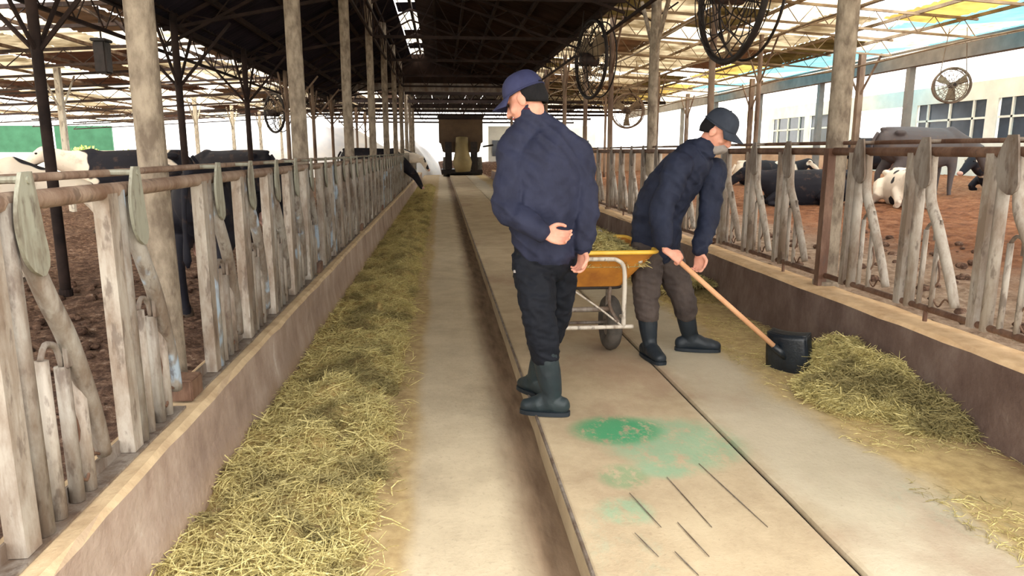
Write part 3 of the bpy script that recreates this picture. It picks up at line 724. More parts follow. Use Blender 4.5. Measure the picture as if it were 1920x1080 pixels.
# ------------------------------------------------------------------ hay
def strands(name, pts, nrm_z, mat, parent=None, lmin=0.05, lmax=0.16, w=0.0016, off=(0, 0, 0), lift=0.5):
    n = len(pts); a = nr.uniform(0, 2 * np.pi, n); L = nr.uniform(lmin, lmax, n); pit = nr.normal(0.05, 0.35, n) * lift * 2
    d = np.stack([np.cos(a) * np.cos(pit), np.sin(a) * np.cos(pit), np.sin(pit)], 1)
    side = np.stack([-np.sin(a), np.cos(a), np.zeros(n)], 1)
    tilt = nr.uniform(-0.8, 0.8, n)[:, None]; side = side + np.array([0, 0, 1.0]) * tilt; side /= np.linalg.norm(side, axis=1)[:, None]
    W = (w * nr.uniform(0.7, 1.6, n))[:, None]
    bend = (side * nr.uniform(-0.3, 0.3, n)[:, None] + np.array([0, 0, 1]) * nr.uniform(-0.1, 0.3, n)[:, None]) * L[:, None]
    ws = np.cross(d, side); ws /= np.linalg.norm(ws, axis=1)[:, None] + 1e-9
    ws = ws * 0.5 + side * 0.85
    p0 = pts - d * L[:, None] * 0.5; p1 = pts + bend * 0.5; p2 = pts + d * L[:, None] * 0.5
    V = np.stack([p0 - ws * W, p0 + ws * W, p1 - ws * W, p1 + ws * W, p2 - ws * W * .5, p2 + ws * W * .5], 1).reshape(-1, 3) - np.array(off)
    k = np.arange(n)[:, None] * 6
    Fc = np.concatenate([k + np.array([0, 1, 3, 2]), k + np.array([2, 3, 5, 4])], 1).reshape(-1)
    me = bpy.data.meshes.new(name); me.vertices.add(len(V)); me.vertices.foreach_set('co', V.reshape(-1).astype(np.float32))
    me.loops.add(len(Fc)); me.loops.foreach_set('vertex_index', Fc.astype(np.int32))
    me.polygons.add(n * 2); me.polygons.foreach_set('loop_start', np.arange(0, n * 8, 4, dtype=np.int32))
    me.update(calc_edges=True)
    return link(name, me, parent, mat=mat)
def npn(x, y, s, z=0.0):
    return np.array([noise.noise(Vector((a * s, b * s, z))) for a, b in zip(x, y)])
def hl(x, y):
    e0 = -0.98; e1 = -0.27 + 0.05 * noise.noise(Vector((0, y * 1.7, 3))) + 0.03 * noise.noise(Vector((0, y * 6, 7)))
    q = (x - e0) / (e1 - e0)
    if q <= 0 or q >= 1: return -0.01
    prof = min(1, (1 - q) / 0.25) ** 0.7 * (0.35 + 0.65 * min(1, q / 0.5))
    cl = 0.66 + 0.85 * noise.noise(Vector((x * 3.2, y * 2.2, 1))) + 0.65 * noise.noise(Vector((x * 7, y * 6, 9))) + 0.25 * noise.noise(Vector((x * 17, y * 17, 9)))
    return -0.01 + 0.115 * prof * max(0.06, cl)
hb = MB()
hb.grid(lambda u, v: ((lambda x, y: (x, y, hl(x, y)))(-1.0 + 0.83 * u, -0.2 + 29.5 * v ** 1.7)), 60, 520)
hay = hb.build('hay', M['hay_base'], smooth=True)
tag(hay, 'long windrow of pale green hay along the foot of the left curb', 'hay', kind='stuff')
N = 78000
yy = 0.9 + 28 * nr.rand(N) ** 2.6; xx = -0.99 + 0.80 * nr.rand(N) ** 0.8
zz = np.array([hl(a, b) for a, b in zip(xx, yy)])
keep = (zz > 0.004) | (nr.rand(N) < 0.05)
xx, yy, zz = xx[keep], yy[keep], np.maximum(zz[keep], 0.002)
sw_ = strands('hay_strands', np.stack([xx, yy, zz + nr.uniform(0.0, 0.022, len(xx))], 1), None, M['hay'], hay)
sw_['kind'] = 'stuff'
def hr(x, y):
    h = 0.0
    for cx, cy, rx, ry, hh in ((2.36, 3.84, 0.22, 0.40, 0.20), (2.34, 3.55, 0.26, 0.40, 0.18), (2.14, 3.46, 0.22, 0.34, 0.11), (2.40, 3.12, 0.18, 0.26, 0.11), (2.32, 3.02, 0.16, 0.12, 0.05), (2.4, 4.3, .12, .2, .05)):
        d = ((x - cx) / rx) ** 2 + ((y - cy) / ry) ** 2
        if d < 1: h = max(h, hh * (1 - d) ** 0.7)
    k = 0.9 + 0.45 * noise.noise(Vector((x * 6, y * 6, 2))) + 0.35 * noise.noise(Vector((x * 14, y * 14, 4)))
    return 0.072 + h * k
pb = MB(); pb.grid(lambda u, v: ((lambda x, y: (x, y, hr(x, y)))(1.80 + 0.67 * u, 2.7 + 1.9 * v)), 60, 130)
pile = pb.build('hay_pile', M['hay_base'], smooth=True); tag(pile, 'heap of pale green hay against the right curb beside the shovel', 'hay', kind='stuff')
N = 34000
xx = 1.82 + 0.65 * nr.rand(N); yy = 2.72 + 1.8 * nr.rand(N); zz = np.array([hr(a, b) for a, b in zip(xx, yy)])
keep = zz > 0.085; xx, yy, zz = xx[keep], yy[keep], zz[keep]
strands('hay_strands', np.stack([xx, yy, zz + nr.uniform(0, 0.02, len(xx))], 1), None, M['hay'], pile)['kind'] = 'stuff'
# thin scatter on the platform toward the right curb, and the far windrow along it
N = 15000
yy = 1.6 + 24 * nr.rand(N) ** 1.8; xx = 2.46 - 0.62 * nr.rand(N) ** 1.3
nn_ = npn(xx, yy, 2.5, 3); keep = nn_ + nr.uniform(-0.3, 0.3, N) > -0.02
sc = strands('loose_hay', np.stack([xx, yy, np.full(N, 0.086)], 1)[keep], None, M['hay'], None, 0.02, 0.08, 0.0013, lift=0.08)
tag(sc, 'thin scatter of loose hay on the platform along the right curb', 'hay', kind='stuff')
fb = MB(); fb.grid(lambda u, v: ((lambda x, y: (x, y, 0.072 + 0.16 * max(0, 1 - ((x - 2.3) / 0.36) ** 2) ** .7 * max(0.1, 0.7 + 0.8 * noise.noise(Vector((x * 5, y * 4, 2)))) * min(1, max(0, (y - 5.9) / 0.5))))(1.9 + 0.57 * u, 5.8 + 20 * v ** 1.4)), 24, 260)
fh = fb.build('hay_windrow', M['hay_base'], smooth=True); tag(fh, 'green hay row along the right curb beyond the wheelbarrow', 'hay', kind='stuff')
N = 9000; yy = 6.1 + 16 * nr.rand(N) ** 1.8; xx = 2.0 + 0.46 * nr.rand(N)
strands('hay_strands', np.stack([xx, yy, 0.12 + 0.10 * (1 - ((xx - 2.3) / 0.36) ** 2) + nr.uniform(0, 0.02, N)], 1), None, M['hay'], fh, 0.05, 0.16, 0.003)['kind'] = 'stuff'
# small clods and crumbs on the curb tops and pens
cm = MB()
for k in range(420):
    if k % 3: x, y = rnd.uniform(-1.6, -3.6), rnd.uniform(1.5, 7); z = bz_left(x, y)
    else: x, y = rnd.uniform(2.8, 5), rnd.uniform(2.4, 8); z = bz_right(x, y)
    r = rnd.uniform(0.015, 0.05); cm.ell((x, y, z + r * 0.3), (r, r * rnd.uniform(0.7, 1.3), r * 0.6), None, 6, 4)
tag(cm.build('dung_clods', M['bed_left'], smooth=True), 'dry brown clods lying on the bedding behind both fences', 'clods', kind='stuff')

# ------------------------------------------------------------------ people
def frame(fwd, up):
    f = Vector(fwd).normalized(); u = Vector(up); l = u.cross(f).normalized(); u = f.cross(l)
    return f, l, u            # forward, left, up
def head_prims(mb, c, f, l, u):
    """c = centre of the head; face looks along f"""
    R = Matrix((l, f, u)).transposed()
    c = Vector(c)
    P = lambda a, b, d: c + l * a + f * b + u * d
    mb.ell(P(0, -0.012, 0.028), (0.073, 0.092, 0.088), R, 20, 14)
    mb.ell(P(0, 0.022, -0.025), (0.060, 0.066, 0.082), R, 18, 12)
    mb.ell(P(0, 0.040, -0.082), (0.034, 0.040, 0.026), R, 14, 8)
    for s in (-1, 1):
        mb.ell(P(s * 0.036, 0.058, -0.030), (0.022, 0.020, 0.022), R, 10, 8)
        mb.ell(P(s * 0.075, -0.006, -0.010), (0.010, 0.022, 0.033), R, 10, 8)
        mb.ell(P(s * 0.03, 0.078, 0.026), (0.026, 0.012, 0.009), R, 10, 8)
    limb(mb, [P(0, 0.080, 0.012), P(0, 0.094, -0.010), P(0, 0.104, -0.032)], [0.010, 0.011, 0.014], l, 3, 8)
    for s in (-1, 1): mb.ell(P(s * 0.012, 0.094, -0.035), (0.009, 0.012, 0.008), R, 8, 6)
def head_parts(c, f, l, u, parent):
    R = Matrix((l, f, u)).transposed(); c = Vector(c)
    P = lambda a, b, d: c + l * a + f * b + u * d
    for s in (-1, 1):
        MB().ell(P(s * 0.030, 0.081, 0.006), (0.013, 0.009, 0.007), R, 10, 8).build('eye', M['eye'], parent, True)
        MB().bar(P(s * 0.014, 0.093, 0.026), P(s * 0.046, 0.082, 0.027), 0.006, 0.007).build('eyebrow', M['hair'], parent)
    MB().ell(P(0, 0.084, -0.058), (0.024, 0.009, 0.008), R, 12, 8).build('mouth', M['lip'], parent, True)
def hair_part(c, f, l, u, parent):
    c = Vector(c); mb = MB()
    def fn(a, b):
        an = math.radians(-88 + 176 * a); z = 0.045 - 0.105 * b * (1 - 0.35 * (2 * a - 1) ** 2)
        w = 1.0 if b < 0.7 else 1 - (b - 0.7) * 0.5
        rr = (0.079 * w, 0.103 * w)
        return c + l * math.sin(an) * rr[0] - f * (math.cos(an) * rr[1] + 0.014) + u * z
    mb.grid(fn, 22, 8)
    o = mb.build('hair', M['hair'], parent, True)
    so = o.modifiers.new('s', 'SOLIDIFY'); so.thickness = 0.012; so.offset = -1
def cap_part(c, f, l, u, mat, parent, brim=0.075, droop=0.25):
    c = Vector(c); mb = MB(); n, m = 28, 9
    for i in range(m + 1):
        q = i / m
        for k in range(n):
            a = 2 * math.pi * k / n; rr = math.cos(q * math.pi / 2) ** 0.62 if q < 1 else 0.001
            mb.v.append(tuple(c + l * math.sin(a) * 0.089 * rr + f * (math.cos(a) * 0.106 * rr - 0.010) + u * (0.030 + 0.105 * math.sin(q * math.pi / 2))))
    for i in range(m):
        for k in range(n):
            j = (k + 1) % n; mb.f.append((i * n + k, i * n + j, (i + 1) * n + j, (i + 1) * n + k))
    o = mb.build('cap', mat, parent, True)
    so = o.modifiers.new('s', 'SOLIDIFY'); so.thickness = 0.006
    b = MB()
    def fn(p, q):
        a = math.radians(-62 + 124 * p)
        return c + l * math.sin(a) * (0.089 + 0.0 * q) + f * (math.cos(a) * (0.104 + q * brim) - 0.010) + u * (0.040 - droop * q * brim - 0.035 * math.sin(a) ** 2 * (0.3 + 0.7 * q))
    b.grid(fn, 18, 6); bo = b.build('brim', mat, o, True); so = bo.modifiers.new('s', 'SOLIDIFY'); so.thickness = 0.005
    MB().ell(c + u * 0.136 - f * 0.010, (0.008, 0.008, 0.005), None, 8, 6).build('button', mat, o, True)
    st = MB(); st.tube([c + l * math.sin(a) * 0.090 + f * (math.cos(a) * 0.107 - 0.010) + u * 0.034 for a in [2 * math.pi * k / 28 for k in range(28)]], 0.004, 6, closed=True)
    st.build('cap_band', mat, o, True)
    return o
def hand_prims(mb, w, d, nrm, thumb, curl=0.6, spread=0.012, sc=1.0):
    """w wrist, d direction to the fingers, nrm = palm facing, thumb = side of the thumb"""
    w, d, nrm = Vector(w), Vector(d).normalized(), Vector(nrm); nrm = (nrm - d * nrm.dot(d)).normalized()
    side = d.cross(nrm).normalized()
    if side.dot(Vector(thumb)) < 0: side = -side
    limb(mb, [w - d * 0.02, w + d * 0.02 * sc, w + d * 0.055 * sc, w + d * 0.088 * sc], [(0.024 * sc, 0.019 * sc), (0.029 * sc, 0.017 * sc), (0.040 * sc, 0.015 * sc), (0.039 * sc, 0.012 * sc)], side, 3, 12)
    for k, (o_, L) in enumerate(((0.030, 0.070), (0.010, 0.078), (-0.010, 0.073), (-0.030, 0.058))):
        b = w + (d * 0.084 + side * o_) * sc; pts = [b - d * 0.02]; p = b; ang = 0.15; pts.append(p)
        for seg, ll in enumerate((0.42, 0.32, 0.26)):
            ang += curl * (1.0 if seg else 0.6) * (1 + 0.08 * k)
            p = p + (d * math.cos(ang) + nrm * math.sin(ang) + side * (o_ * spread * 8)) * L * ll * sc; pts.append(p)
        limb(mb, pts, [r_ * sc for r_ in (0.0095, 0.0098, 0.0088, 0.0082, 0.0070)], None, 2, 8)
    b = w + (d * 0.025 + side * 0.026) * sc
    t1 = b + (d * 0.030 + side * 0.024 + nrm * 0.010) * sc; t2 = t1 + (d * 0.026 + side * 0.004 + nrm * 0.016) * sc; t3 = t2 + (d * 0.020 - side * 0.006 + nrm * 0.010) * sc
    limb(mb, [b - side * 0.008, t1, t2, t3], [0.015 * sc, 0.012 * sc, 0.010 * sc, 0.008 * sc], None, 3, 8)
def boot_prims(mb, knee, ankle, toe, r_top=0.062, lat=None):
    """rubber boot: shaft from below the knee to the ankle, foot on the ground"""
    knee, ankle, toe = Vector(knee), Vector(ankle), Vector(toe)
    td = Vector((toe.x - ankle.x, toe.y - ankle.y, 0)).normalized(); sd = Vector((-td.y, td.x, 0))
    g = toe.z
    limb(mb, [knee, knee.lerp(ankle, 0.5), ankle + Vector((0, 0, 0.02))], [(r_top, r_top), (r_top * 0.92, r_top * 0.95), (0.046, 0.052)], sd, 4, 16)
    heel = Vector((ankle.x, ankle.y, g)) - td * 0.055
    tip = Vector((toe.x, toe.y, g))
    limb(mb, [Vector((heel.x, heel.y, g + 0.048)), Vector((ankle.x, ankle.y, g + 0.062)) + td * 0.03, heel.lerp(tip, 0.66) + Vector((0, 0, 0.050)), tip + Vector((0, 0, 0.038))],
         [(0.038, 0.046), (0.043, 0.058), (0.049, 0.046), (0.040, 0.034)], sd, 4, 16)
    limb(mb, [ankle + Vector((0, 0, 0.03)), Vector((ankle.x, ankle.y, g + 0.06)) + td * 0.02], [(0.044, 0.052), (0.044, 0.055)], sd, 3, 14)
def sole(heelish, toe, parent, mat):
    a, b = Vector(heelish), Vector(toe); td = (b - a); td.z = 0; td.normalize(); sd = Vector((-td.y, td.x, 0))
    a = a - td * 0.095; b = b + td * 0.035; L = (b - a).length; z = toe[2]; o_ = []
    for k in range(24):
        t_ = 2 * math.pi * k / 24; q = 0.5 - 0.5 * math.cos(t_); w = 0.052 * abs(math.sin(t_)) ** 0.55 * (0.82 + 0.25 * q) * (1 if t_ < math.pi else -1)
        o_.append(a + td * L * q + sd * w)
    n = 24; vs = [(p.x, p.y, z + 0.001) for p in o_] + [(p.x, p.y, z + 0.022) for p in o_]
    fs = [tuple(range(n))[::-1], tuple(range(n, 2 * n))] + [(k, (k + 1) % n, n + (k + 1) % n, n + k) for k in range(n)]
    MB().add(vs, fs).build('sole', mat, parent)

# ---- man with hands behind his back
G = 0.083
pm_ = thing('person', 'man in navy jacket and navy cap seen from behind, one hand behind his back', 'person', (0.52, 3.45, G))
hc = at(984, 190, 3.52); hc = Vector((hc.x, hc.y, hc.z + 0.005))
hf, hl_, hu = frame((-0.80, 0.36, -0.42), (-0.12, 0.12, 1))
pel = at(1020, 478, 3.54); wst = at(1022, 420, 3.54); chs = at(1026, 330, 3.53); shc = at(1020, 275, 3.52); nck = at(1000, 232, 3.52)
lat = Vector((0.90, 0.43, 0)).normalized()     # his right
sL, eL, wL = at(960, 290, 3.50), at(950, 392, 3.40), at(1012, 434, 3.31)
sR, eR, wR = at(1082, 290, 3.55), at(1098, 385, 3.50), at(1093, 462, 3.46)
hipL, kneL, ankL, toeL = at(1000, 492, 3.52), at(1010, 585, 3.42), at(1036, 738, 3.38), None
ankL = Vector((ankL.x, 3.40, G + 0.10)); toeL = Vector((ankL.x - 0.125, 3.44, G))
hipR, kneR = at(1048, 492, 3.60), at(1044, 585, 3.64)
ankR = at(1006, 720, 3.70); ankR.z = G + 0.10; toeR = Vector((ankR.x - 0.06, ankR.y + 0.10, G))
b = MB()
head_prims(b, hc, hf, hl_, hu)
limb(b, [hc - hu * 0.06 - hf * 0.02, nck + Vector((0, 0, 0.0)), shc], [0.055, 0.058, 0.07], lat)
limb(b, [pel, wst, chs, shc], [(0.135, 0.10), (0.135, 0.10), (0.16, 0.11), (0.13, 0.08)], lat)
for a_, e_, w_ in ((sL, eL, wL), (sR, eR, wR)): limb(b, [a_, e_, w_], [0.05, 0.04, 0.027])
hand_prims(b, wL + (wL - eL).normalized() * 0.01, at(1062, 447, 3.30) - wL, Vector((0.2, -0.9, 0.4)), Vector((0, 0, 1)), 0.42, sc=1.0)
hand_prims(b, wR, Vector((-0.03, -0.02, -1)), Vector((-0.8, -0.4, 0)), Vector((0.3, -1, 0)), 0.55)
for h_, k_, a_ in ((hipL, kneL, ankL), (hipR, kneR, ankR)): limb(b, [h_, k_, a_], [0.075, 0.05, 0.038])
for a_, t_ in ((ankL, toeL), (ankR, toeR)): limb(b, [a_, Vector((t_.x, t_.y, G + 0.04))], [0.034, 0.026])
fuse(b, 'body', M['skin'], pm_, 0.0055, 2)
head_parts(hc, hf, hl_, hu, pm_); hair_part(hc, hf, hl_, hu, pm_); cap_part(hc, hf, hl_, hu, M['cap'], pm_)
j = MB()
hem = at(1026, 462, 3.53)
limb(j, [hem, wst, at(1026, 375, 3.53), chs, shc + Vector((0, 0, 0.005)), at(1006, 243, 3.52)], [(0.170, 0.135), (0.185, 0.145), (0.203, 0.150), (0.205, 0.150), (0.175, 0.115), (0.070, 0.066)], lat, 5, 24)
limb(j, [nck - Vector((0, 0, 0.03)), nck + Vector((-0.010, 0, 0.022)), nck + Vector((-0.018, 0, 0.052))], [0.074, 0.069, 0.066], lat)
for a_, e_, w_, q in ((sL, eL, wL, 0.0), (sR, eR, wR, 0.0)):
    limb(j, [a_ + (a_ - e_).normalized() * 0.0, a_.lerp(e_, 0.5), e_, e_.lerp(w_, 0.55), w_], [0.080, 0.072, 0.066, 0.058, 0.046])
limb(j, [nck, sL + Vector((0, 0, 0.01))], [0.075, 0.078]); limb(j, [nck, sR + Vector((0, 0, 0.01))], [0.075, 0.078])
jk = fuse(j, 'jacket', M['navy'], pm_, 0.008, 5, 0.010, (5, 5, 13), 3)
MB().tube([nck + lat * math.cos(a) * 0.062 + Vector((-lat.y, lat.x, 0)) * math.sin(a) * 0.062 + Vector((-0.018, 0, 0.066)) for a in [2 * math.pi * k / 20 for k in range(20)]], 0.009, 8, closed=True).build('collar', M['maroon'], jk, True)
MB().tube([w_ for w_ in (wR + Vector((0, 0, 0.012)), wR + Vector((0, 0, -0.018)))], 0.046, 14).build('cuff', M['navy2'], jk, True)
d_ = (wL - eL).normalized(); MB().tube([wL - d_ * 0.018, wL + d_ * 0.016], 0.044, 14).build('cuff', M['navy2'], jk, True)
# seam from the shoulder blade to the hem
sm_ = cat([at(1012, 300, 3.36), at(1045, 365, 3.365), at(1080, 420, 3.40), at(1088, 462, 3.43)], 5)
tr_ = MB()
limb(tr_, [at(1022, 440, 3.54), pel + Vector((0, 0, -0.02))], [(0.150, 0.115), (0.165, 0.130)], lat)
limb(tr_, [hipL, hipL.lerp(kneL, 0.5), kneL, kneL.lerp(ankL, 0.32), kneL.lerp(ankL, 0.50)], [0.112, 0.100, 0.084, 0.078, 0.070])
limb(tr_, [hipR, hipR.lerp(kneR, 0.5), kneR, kneR.lerp(ankR, 0.35), kneR.lerp(ankR, 0.50)], [0.108, 0.094, 0.076, 0.070, 0.066])
tro = fuse(tr_, 'trousers', M['black_trousers'], pm_, 0.008, 4, 0.007, (10, 10, 24), 11)
bevel_box('belt_tag', at(966, 509, 3.455), (0.018, 0.006, 0.014), M['mask'], tro, 0.001)
for kn, an, to in ((kneL, ankL, toeL), (kneR, ankR, toeR)):
    bb = MB(); boot_prims(bb, kn.lerp(an, 0.46), an, to, 0.066)
    bo = fuse(bb, 'boot', M['boot'], pm_, 0.006, 3, 0.002, (12, 12, 12), 5)
    tp = kn.lerp(an, 0.42); dd = (an - kn).normalized(); x_ = dd.cross(Vector((0, 1, 0))).normalized(); y_ = dd.cross(x_)
    sole((an.x, an.y, G), to, bo, M['boot2'])

# ---- bent man with the shovel
ps = thing('person', 'man in dark navy jacket and grey brown trousers bending forward with a shovel', 'person', (1.48, 4.38, G))
f2 = Vector((0.78, -0.62, 0)).normalized(); rt2 = Vector((f2.y, -f2.x, 0))     # his right
pel = at(1226, 452, 4.48); wst = at(1234, 400, 4.45); chs = at(1272, 335, 4.38); shc = at(1306, 292, 4.34); nck = at(1330, 272, 4.29)
hc = at(1347, 247, 4.24)
hf, hl_, hu = frame((0.62, -0.52, -0.55), (0.42, -0.30, 1))
sR, eR, wR = at(1272, 312, 4.22), at(1240, 395, 4.20), at(1243, 456, 4.13)
sL, eL, wL = at(1338, 318, 4.42), at(1330, 400, 4.36), at(1312, 470, 4.20)
hipR, kneR = at(1214, 472, 4.40), at(1212, 560, 4.36)
ankR = at(1217, 645, 4.34); ankR.z = G + 0.10; toeR = Vector((ankR.x + 0.03, ankR.y - 0.15, G))
hipL, kneL = at(1246, 472, 4.52), at(1282, 562, 4.44)
ankL = at(1292, 640, 4.48); ankL.z = G + 0.10; toeL = Vector((ankL.x + 0.17, ankL.y - 0.04, G))
hd0, hd1 = at(1249, 468, 4.10), at(1466, 662, 3.98)      # shovel handle ends
hd = (hd1 - hd0).normalized()
b = MB(); head_prims(b, hc, hf, hl_, hu)
limb(b, [hc - hu * 0.06 - hf * 0.02, nck, shc], [0.054, 0.056, 0.07], rt2)
limb(b, [pel, wst, chs, shc], [(0.135, 0.10), (0.135, 0.10), (0.16, 0.11), (0.12, 0.08)], rt2)
for a_, e_, w_ in ((sL, eL, wL), (sR, eR, wR)): limb(b, [a_, e_, w_], [0.05, 0.04, 0.027])
gR = hd0 + hd * 0.07
upv = Vector((0, 0, 1)); across = hd.cross(Vector((0, -1, 0))).normalized()
hand_prims(b, gR + Vector((-0.045, -0.005, 0.035)), Vector((0.75, -0.25, -0.45)), Vector((0.0, 0.75, -0.6)), Vector((0.4, 0.4, 0.8)), 1.15, sc=0.92)
gL = hd0 + hd * 0.32
hand_prims(b, wL, Vector((0.02, -0.05, -1)), Vector((-0.6, -0.5, 0)), Vector((-0.3, -1, 0)), 0.55)
for h_, k_, a_ in ((hipL, kneL, ankL), (hipR, kneR, ankR)): limb(b, [h_, k_, a_], [0.075, 0.05, 0.038])
for a_, t_ in ((ankL, toeL), (ankR, toeR)): limb(b, [a_, Vector((t_.x, t_.y, G + 0.04))], [0.034, 0.026])
fuse(b, 'body', M['skin'], ps, 0.0055, 2)
head_parts(hc, hf, hl_, hu, ps); hair_part(hc, hf, hl_, hu, ps); cap_part(hc, hf, hl_, hu, M['cap2'], ps)
j = MB()
limb(j, [at(1230, 455, 4.46), wst, at(1250, 365, 4.42), chs + Vector((0.0, 0, 0)), shc, at(1322, 278, 4.31)], [(0.180, 0.145), (0.185, 0.150), (0.195, 0.150), (0.195, 0.142), (0.16, 0.11), (0.075, 0.07)], rt2, 5, 24)
limb(j, [nck - Vector((0.03, 0, 0.02)), nck + Vector((0.01, -0.005, 0.01))], [0.076, 0.068], rt2)
limb(j, [sR, sR.lerp(eR, 0.5), eR, eR.lerp(wR, 0.55), wR], [0.084, 0.076, 0.068, 0.060, 0.048])
limb(j, [sL, sL.lerp(eL, 0.5), eL, eL.lerp(wL, 0.55), wL + Vector((0, 0, 0.01))], [0.080, 0.072, 0.064, 0.058, 0.047])
jk = fuse(j, 'jacket', M['navy2'], ps, 0.008, 5, 0.010, (5, 5, 12), 8)
for w_, e_ in ((wR, eR), (wL, eL)):
    d_ = (w_ - e_).normalized(); MB().tube([w_ - d_ * 0.02, w_ + d_ * 0.014], 0.046, 14).build('cuff', M['navy'], jk, True)
sc_ = MB(); limb(sc_, [nck + Vector((-0.02, 0, -0.01)), nck.lerp(hc, 0.45) + Vector((0.03, -0.03, -0.05))], [0.060, 0.046], rt2)
fuse(sc_, 'neck_scarf', M['mask'], ps, 0.007, 2, 0.005, (14, 14, 14), 1)
tr_ = MB()
limb(tr_, [at(1230, 440, 4.47), pel + Vector((0, 0, -0.03))], [(0.155, 0.125), (0.165, 0.135)], rt2)
limb(tr_, [hipR, hipR.lerp(kneR, 0.5), kneR, kneR.lerp(ankR, 0.35)], [0.110, 0.096, 0.080, 0.072])
limb(tr_, [hipL, hipL.lerp(kneL, 0.5), kneL, kneL.lerp(ankL, 0.35)], [0.110, 0.094, 0.078, 0.070])
fuse(tr_, 'trousers', M['brown_trousers'], ps, 0.008, 4, 0.007, (10, 10, 24), 21)
for kn, an, to in ((kneL, ankL, toeL), (kneR, ankR, toeR)):
    bb = MB(); boot_prims(bb, kn.lerp(an, 0.30), an, to, 0.064)
    bo = fuse(bb, 'boot', M['boot2'], ps, 0.006, 3, 0.002, (12, 12, 12), 5); sole((an.x, an.y, G), to, bo, M['boot2'])

# ------------------------------------------------------------------ shovel
sh = thing('shovel', 'black plastic scoop shovel with a long pinkish wooden handle', 'shovel', (2.04, 3.97, G))
MB().tube([hd0 - hd * 0.03, hd1 + hd * 0.02], 0.0155, 12).build('handle', M['handle'], sh, True)
bd = Vector((0.12, 0.0, -1)).normalized()
bs = Vector((0.55, -0.83, 0)); bs = (bs - bd * bs.dot(bd)).normalized(); bn = bs.cross(bd).normalized()
if bn.dot(hd) < 0: bn = -bn
mb = MB(); o0 = hd1 + hd * 0.02
def sf(u_, v_):
    L = 0.27 * (v_ - 0.46); wv = (0.125 + 0.02 * v_) * (u_ * 2 - 1)
    return o0 + bd * L + bs * wv + bn * (0.035 * (u_ * 2 - 1) ** 2 - 0.01 + 0.05 * (v_ - 0.5) ** 2)
mb.grid(sf, 12, 10); bl = mb.build('blade', M['scoop'], sh, True); so = bl.modifiers.new('s', 'SOLIDIFY'); so.thickness = 0.006
back = MB().grid(lambda u_, v_: sf(u_, 0) + bn * 0.06 * v_ - bd * 0.012 * v_, 12, 4); bk = back.build('back_wall', M['scoop'], sh, True); so = bk.modifiers.new('s', 'SOLIDIFY'); so.thickness = 0.006
for e in (0, 1):
    w_ = MB().grid(lambda u_, v_: sf(e, u_) + bn * 0.06 * v_, 8, 3).build('side_wall', M['scoop'], sh, True); so = w_.modifiers.new('s', 'SOLIDIFY'); so.thickness = 0.006
MB().tube([hd1 - hd * 0.07, hd1 + hd * 0.05], [0.021, 0.028], 12).build('socket', M['scoop'], sh, True)

# ------------------------------------------------------------------ barrow
wb_ = thing('wheelbarrow', 'yellow and orange steel wheelbarrow between the two men', 'wheelbarrow', (0.98, 4.5, G))
xc = 0.90
# tray: tapered open tub with thickness
def ring(x0, x1, y0, y1, z, c=0.05, n=4):
    pts = []
    for (cx, cy, a0) in ((x1 - c, y1 - c, 0), (x0 + c, y1 - c, 90), (x0 + c, y0 + c, 180), (x1 - c, y0 + c, 270)):
        for k in range(n + 1): a = math.radians(a0 + 90 * k / n); pts.append(Vector((cx + c * math.cos(a), cy + c * math.sin(a), z)))
    return pts
RT = ring(0.55, 1.305, 4.16, 4.98, 0.800, 0.07); RB = ring(0.70, 1.12, 4.32, 4.80, 0.560, 0.05)
for p in RT: p.z += 0.03 * (p.y - 4.16) / 0.8 * 0
tr3 = MB(); n = len(RT); inner_t = [p + (Vector((xc, 4.57, p.z)) - p) * 0.015 for p in RT]; inner_b = [p + (Vector((xc, 4.57, p.z)) - p) * 0.02 + Vector((0, 0, 0.01)) for p in RB]
tr3.add(RB + RT + inner_t + inner_b, [(k, (k + 1) % n, n + (k + 1) % n, n + k) for k in range(n)] + [(n + k, n + (k + 1) % n, 2 * n + (k + 1) % n, 2 * n + k) for k in range(n)] + [(2 * n + k, 2 * n + (k + 1) % n, 3 * n + (k + 1) % n, 3 * n + k) for k in range(n)] + [tuple(range(n))[::-1], tuple(3 * n + k for k in range(n))])
tray = tr3.build('tray', M['orange_paint'], wb_)
MB().tube(RT, 0.014, 8, closed=True).build('rim', M['yellow_paint'], tray, True)
MB().tube([p + Vector((0, 0, -0.004)) for p in RB], 0.010, 6, closed=True).build('bottom_seam', M['black'], tray, True)
def T(pts, r=0.014, nm='tube', m='tube', par=wb_): return MB().tube(cat(pts, 4), r, 10).build(nm, M[m], par, True)
yA = 4.14
T([(0.66, yA, 0.36), (0.66, yA, 0.5), (0.66, yA, 0.70), (0.70, yA, 0.755), (0.76, yA, 0.765), (0.98, yA, 0.765), (1.045, yA, 0.755), (1.085, yA, 0.70), (1.09, yA, 0.5), (1.09, yA, 0.34)], 0.0135, 'stand_hoop')
T([(0.60, yA + 0.0, 0.345), (0.9, yA, 0.345), (1.15, yA, 0.345)], 0.013, 'cross_bar')
T([(0.60, 4.22, 0.44), (1.02, 4.22, 0.44)], 0.016, 'cross_bar', 'angle')
T([(1.09, yA, 0.345), (1.13, 4.3, 0.36), (1.15, 4.55, 0.33)], 0.012, 'axle_strut')
T([(0.66, yA, 0.345), (0.66, 4.3, 0.34), (0.68, 4.55, 0.30)], 0.012, 'axle_strut')
for xx_ in (0.70, 1.03): T([(xx_ + 0.03, 4.45, 0.56), (xx_ + 0.04, 4.5, 0.42), (xx_ + 0.06, 4.55, 0.27)], 0.012, 'axle_strut', 'angle')
T([(0.80, 4.3, 0.55), (0.95, 4.2, 0.45), (1.08, yA, 0.35)], 0.006, 'brace_rod')
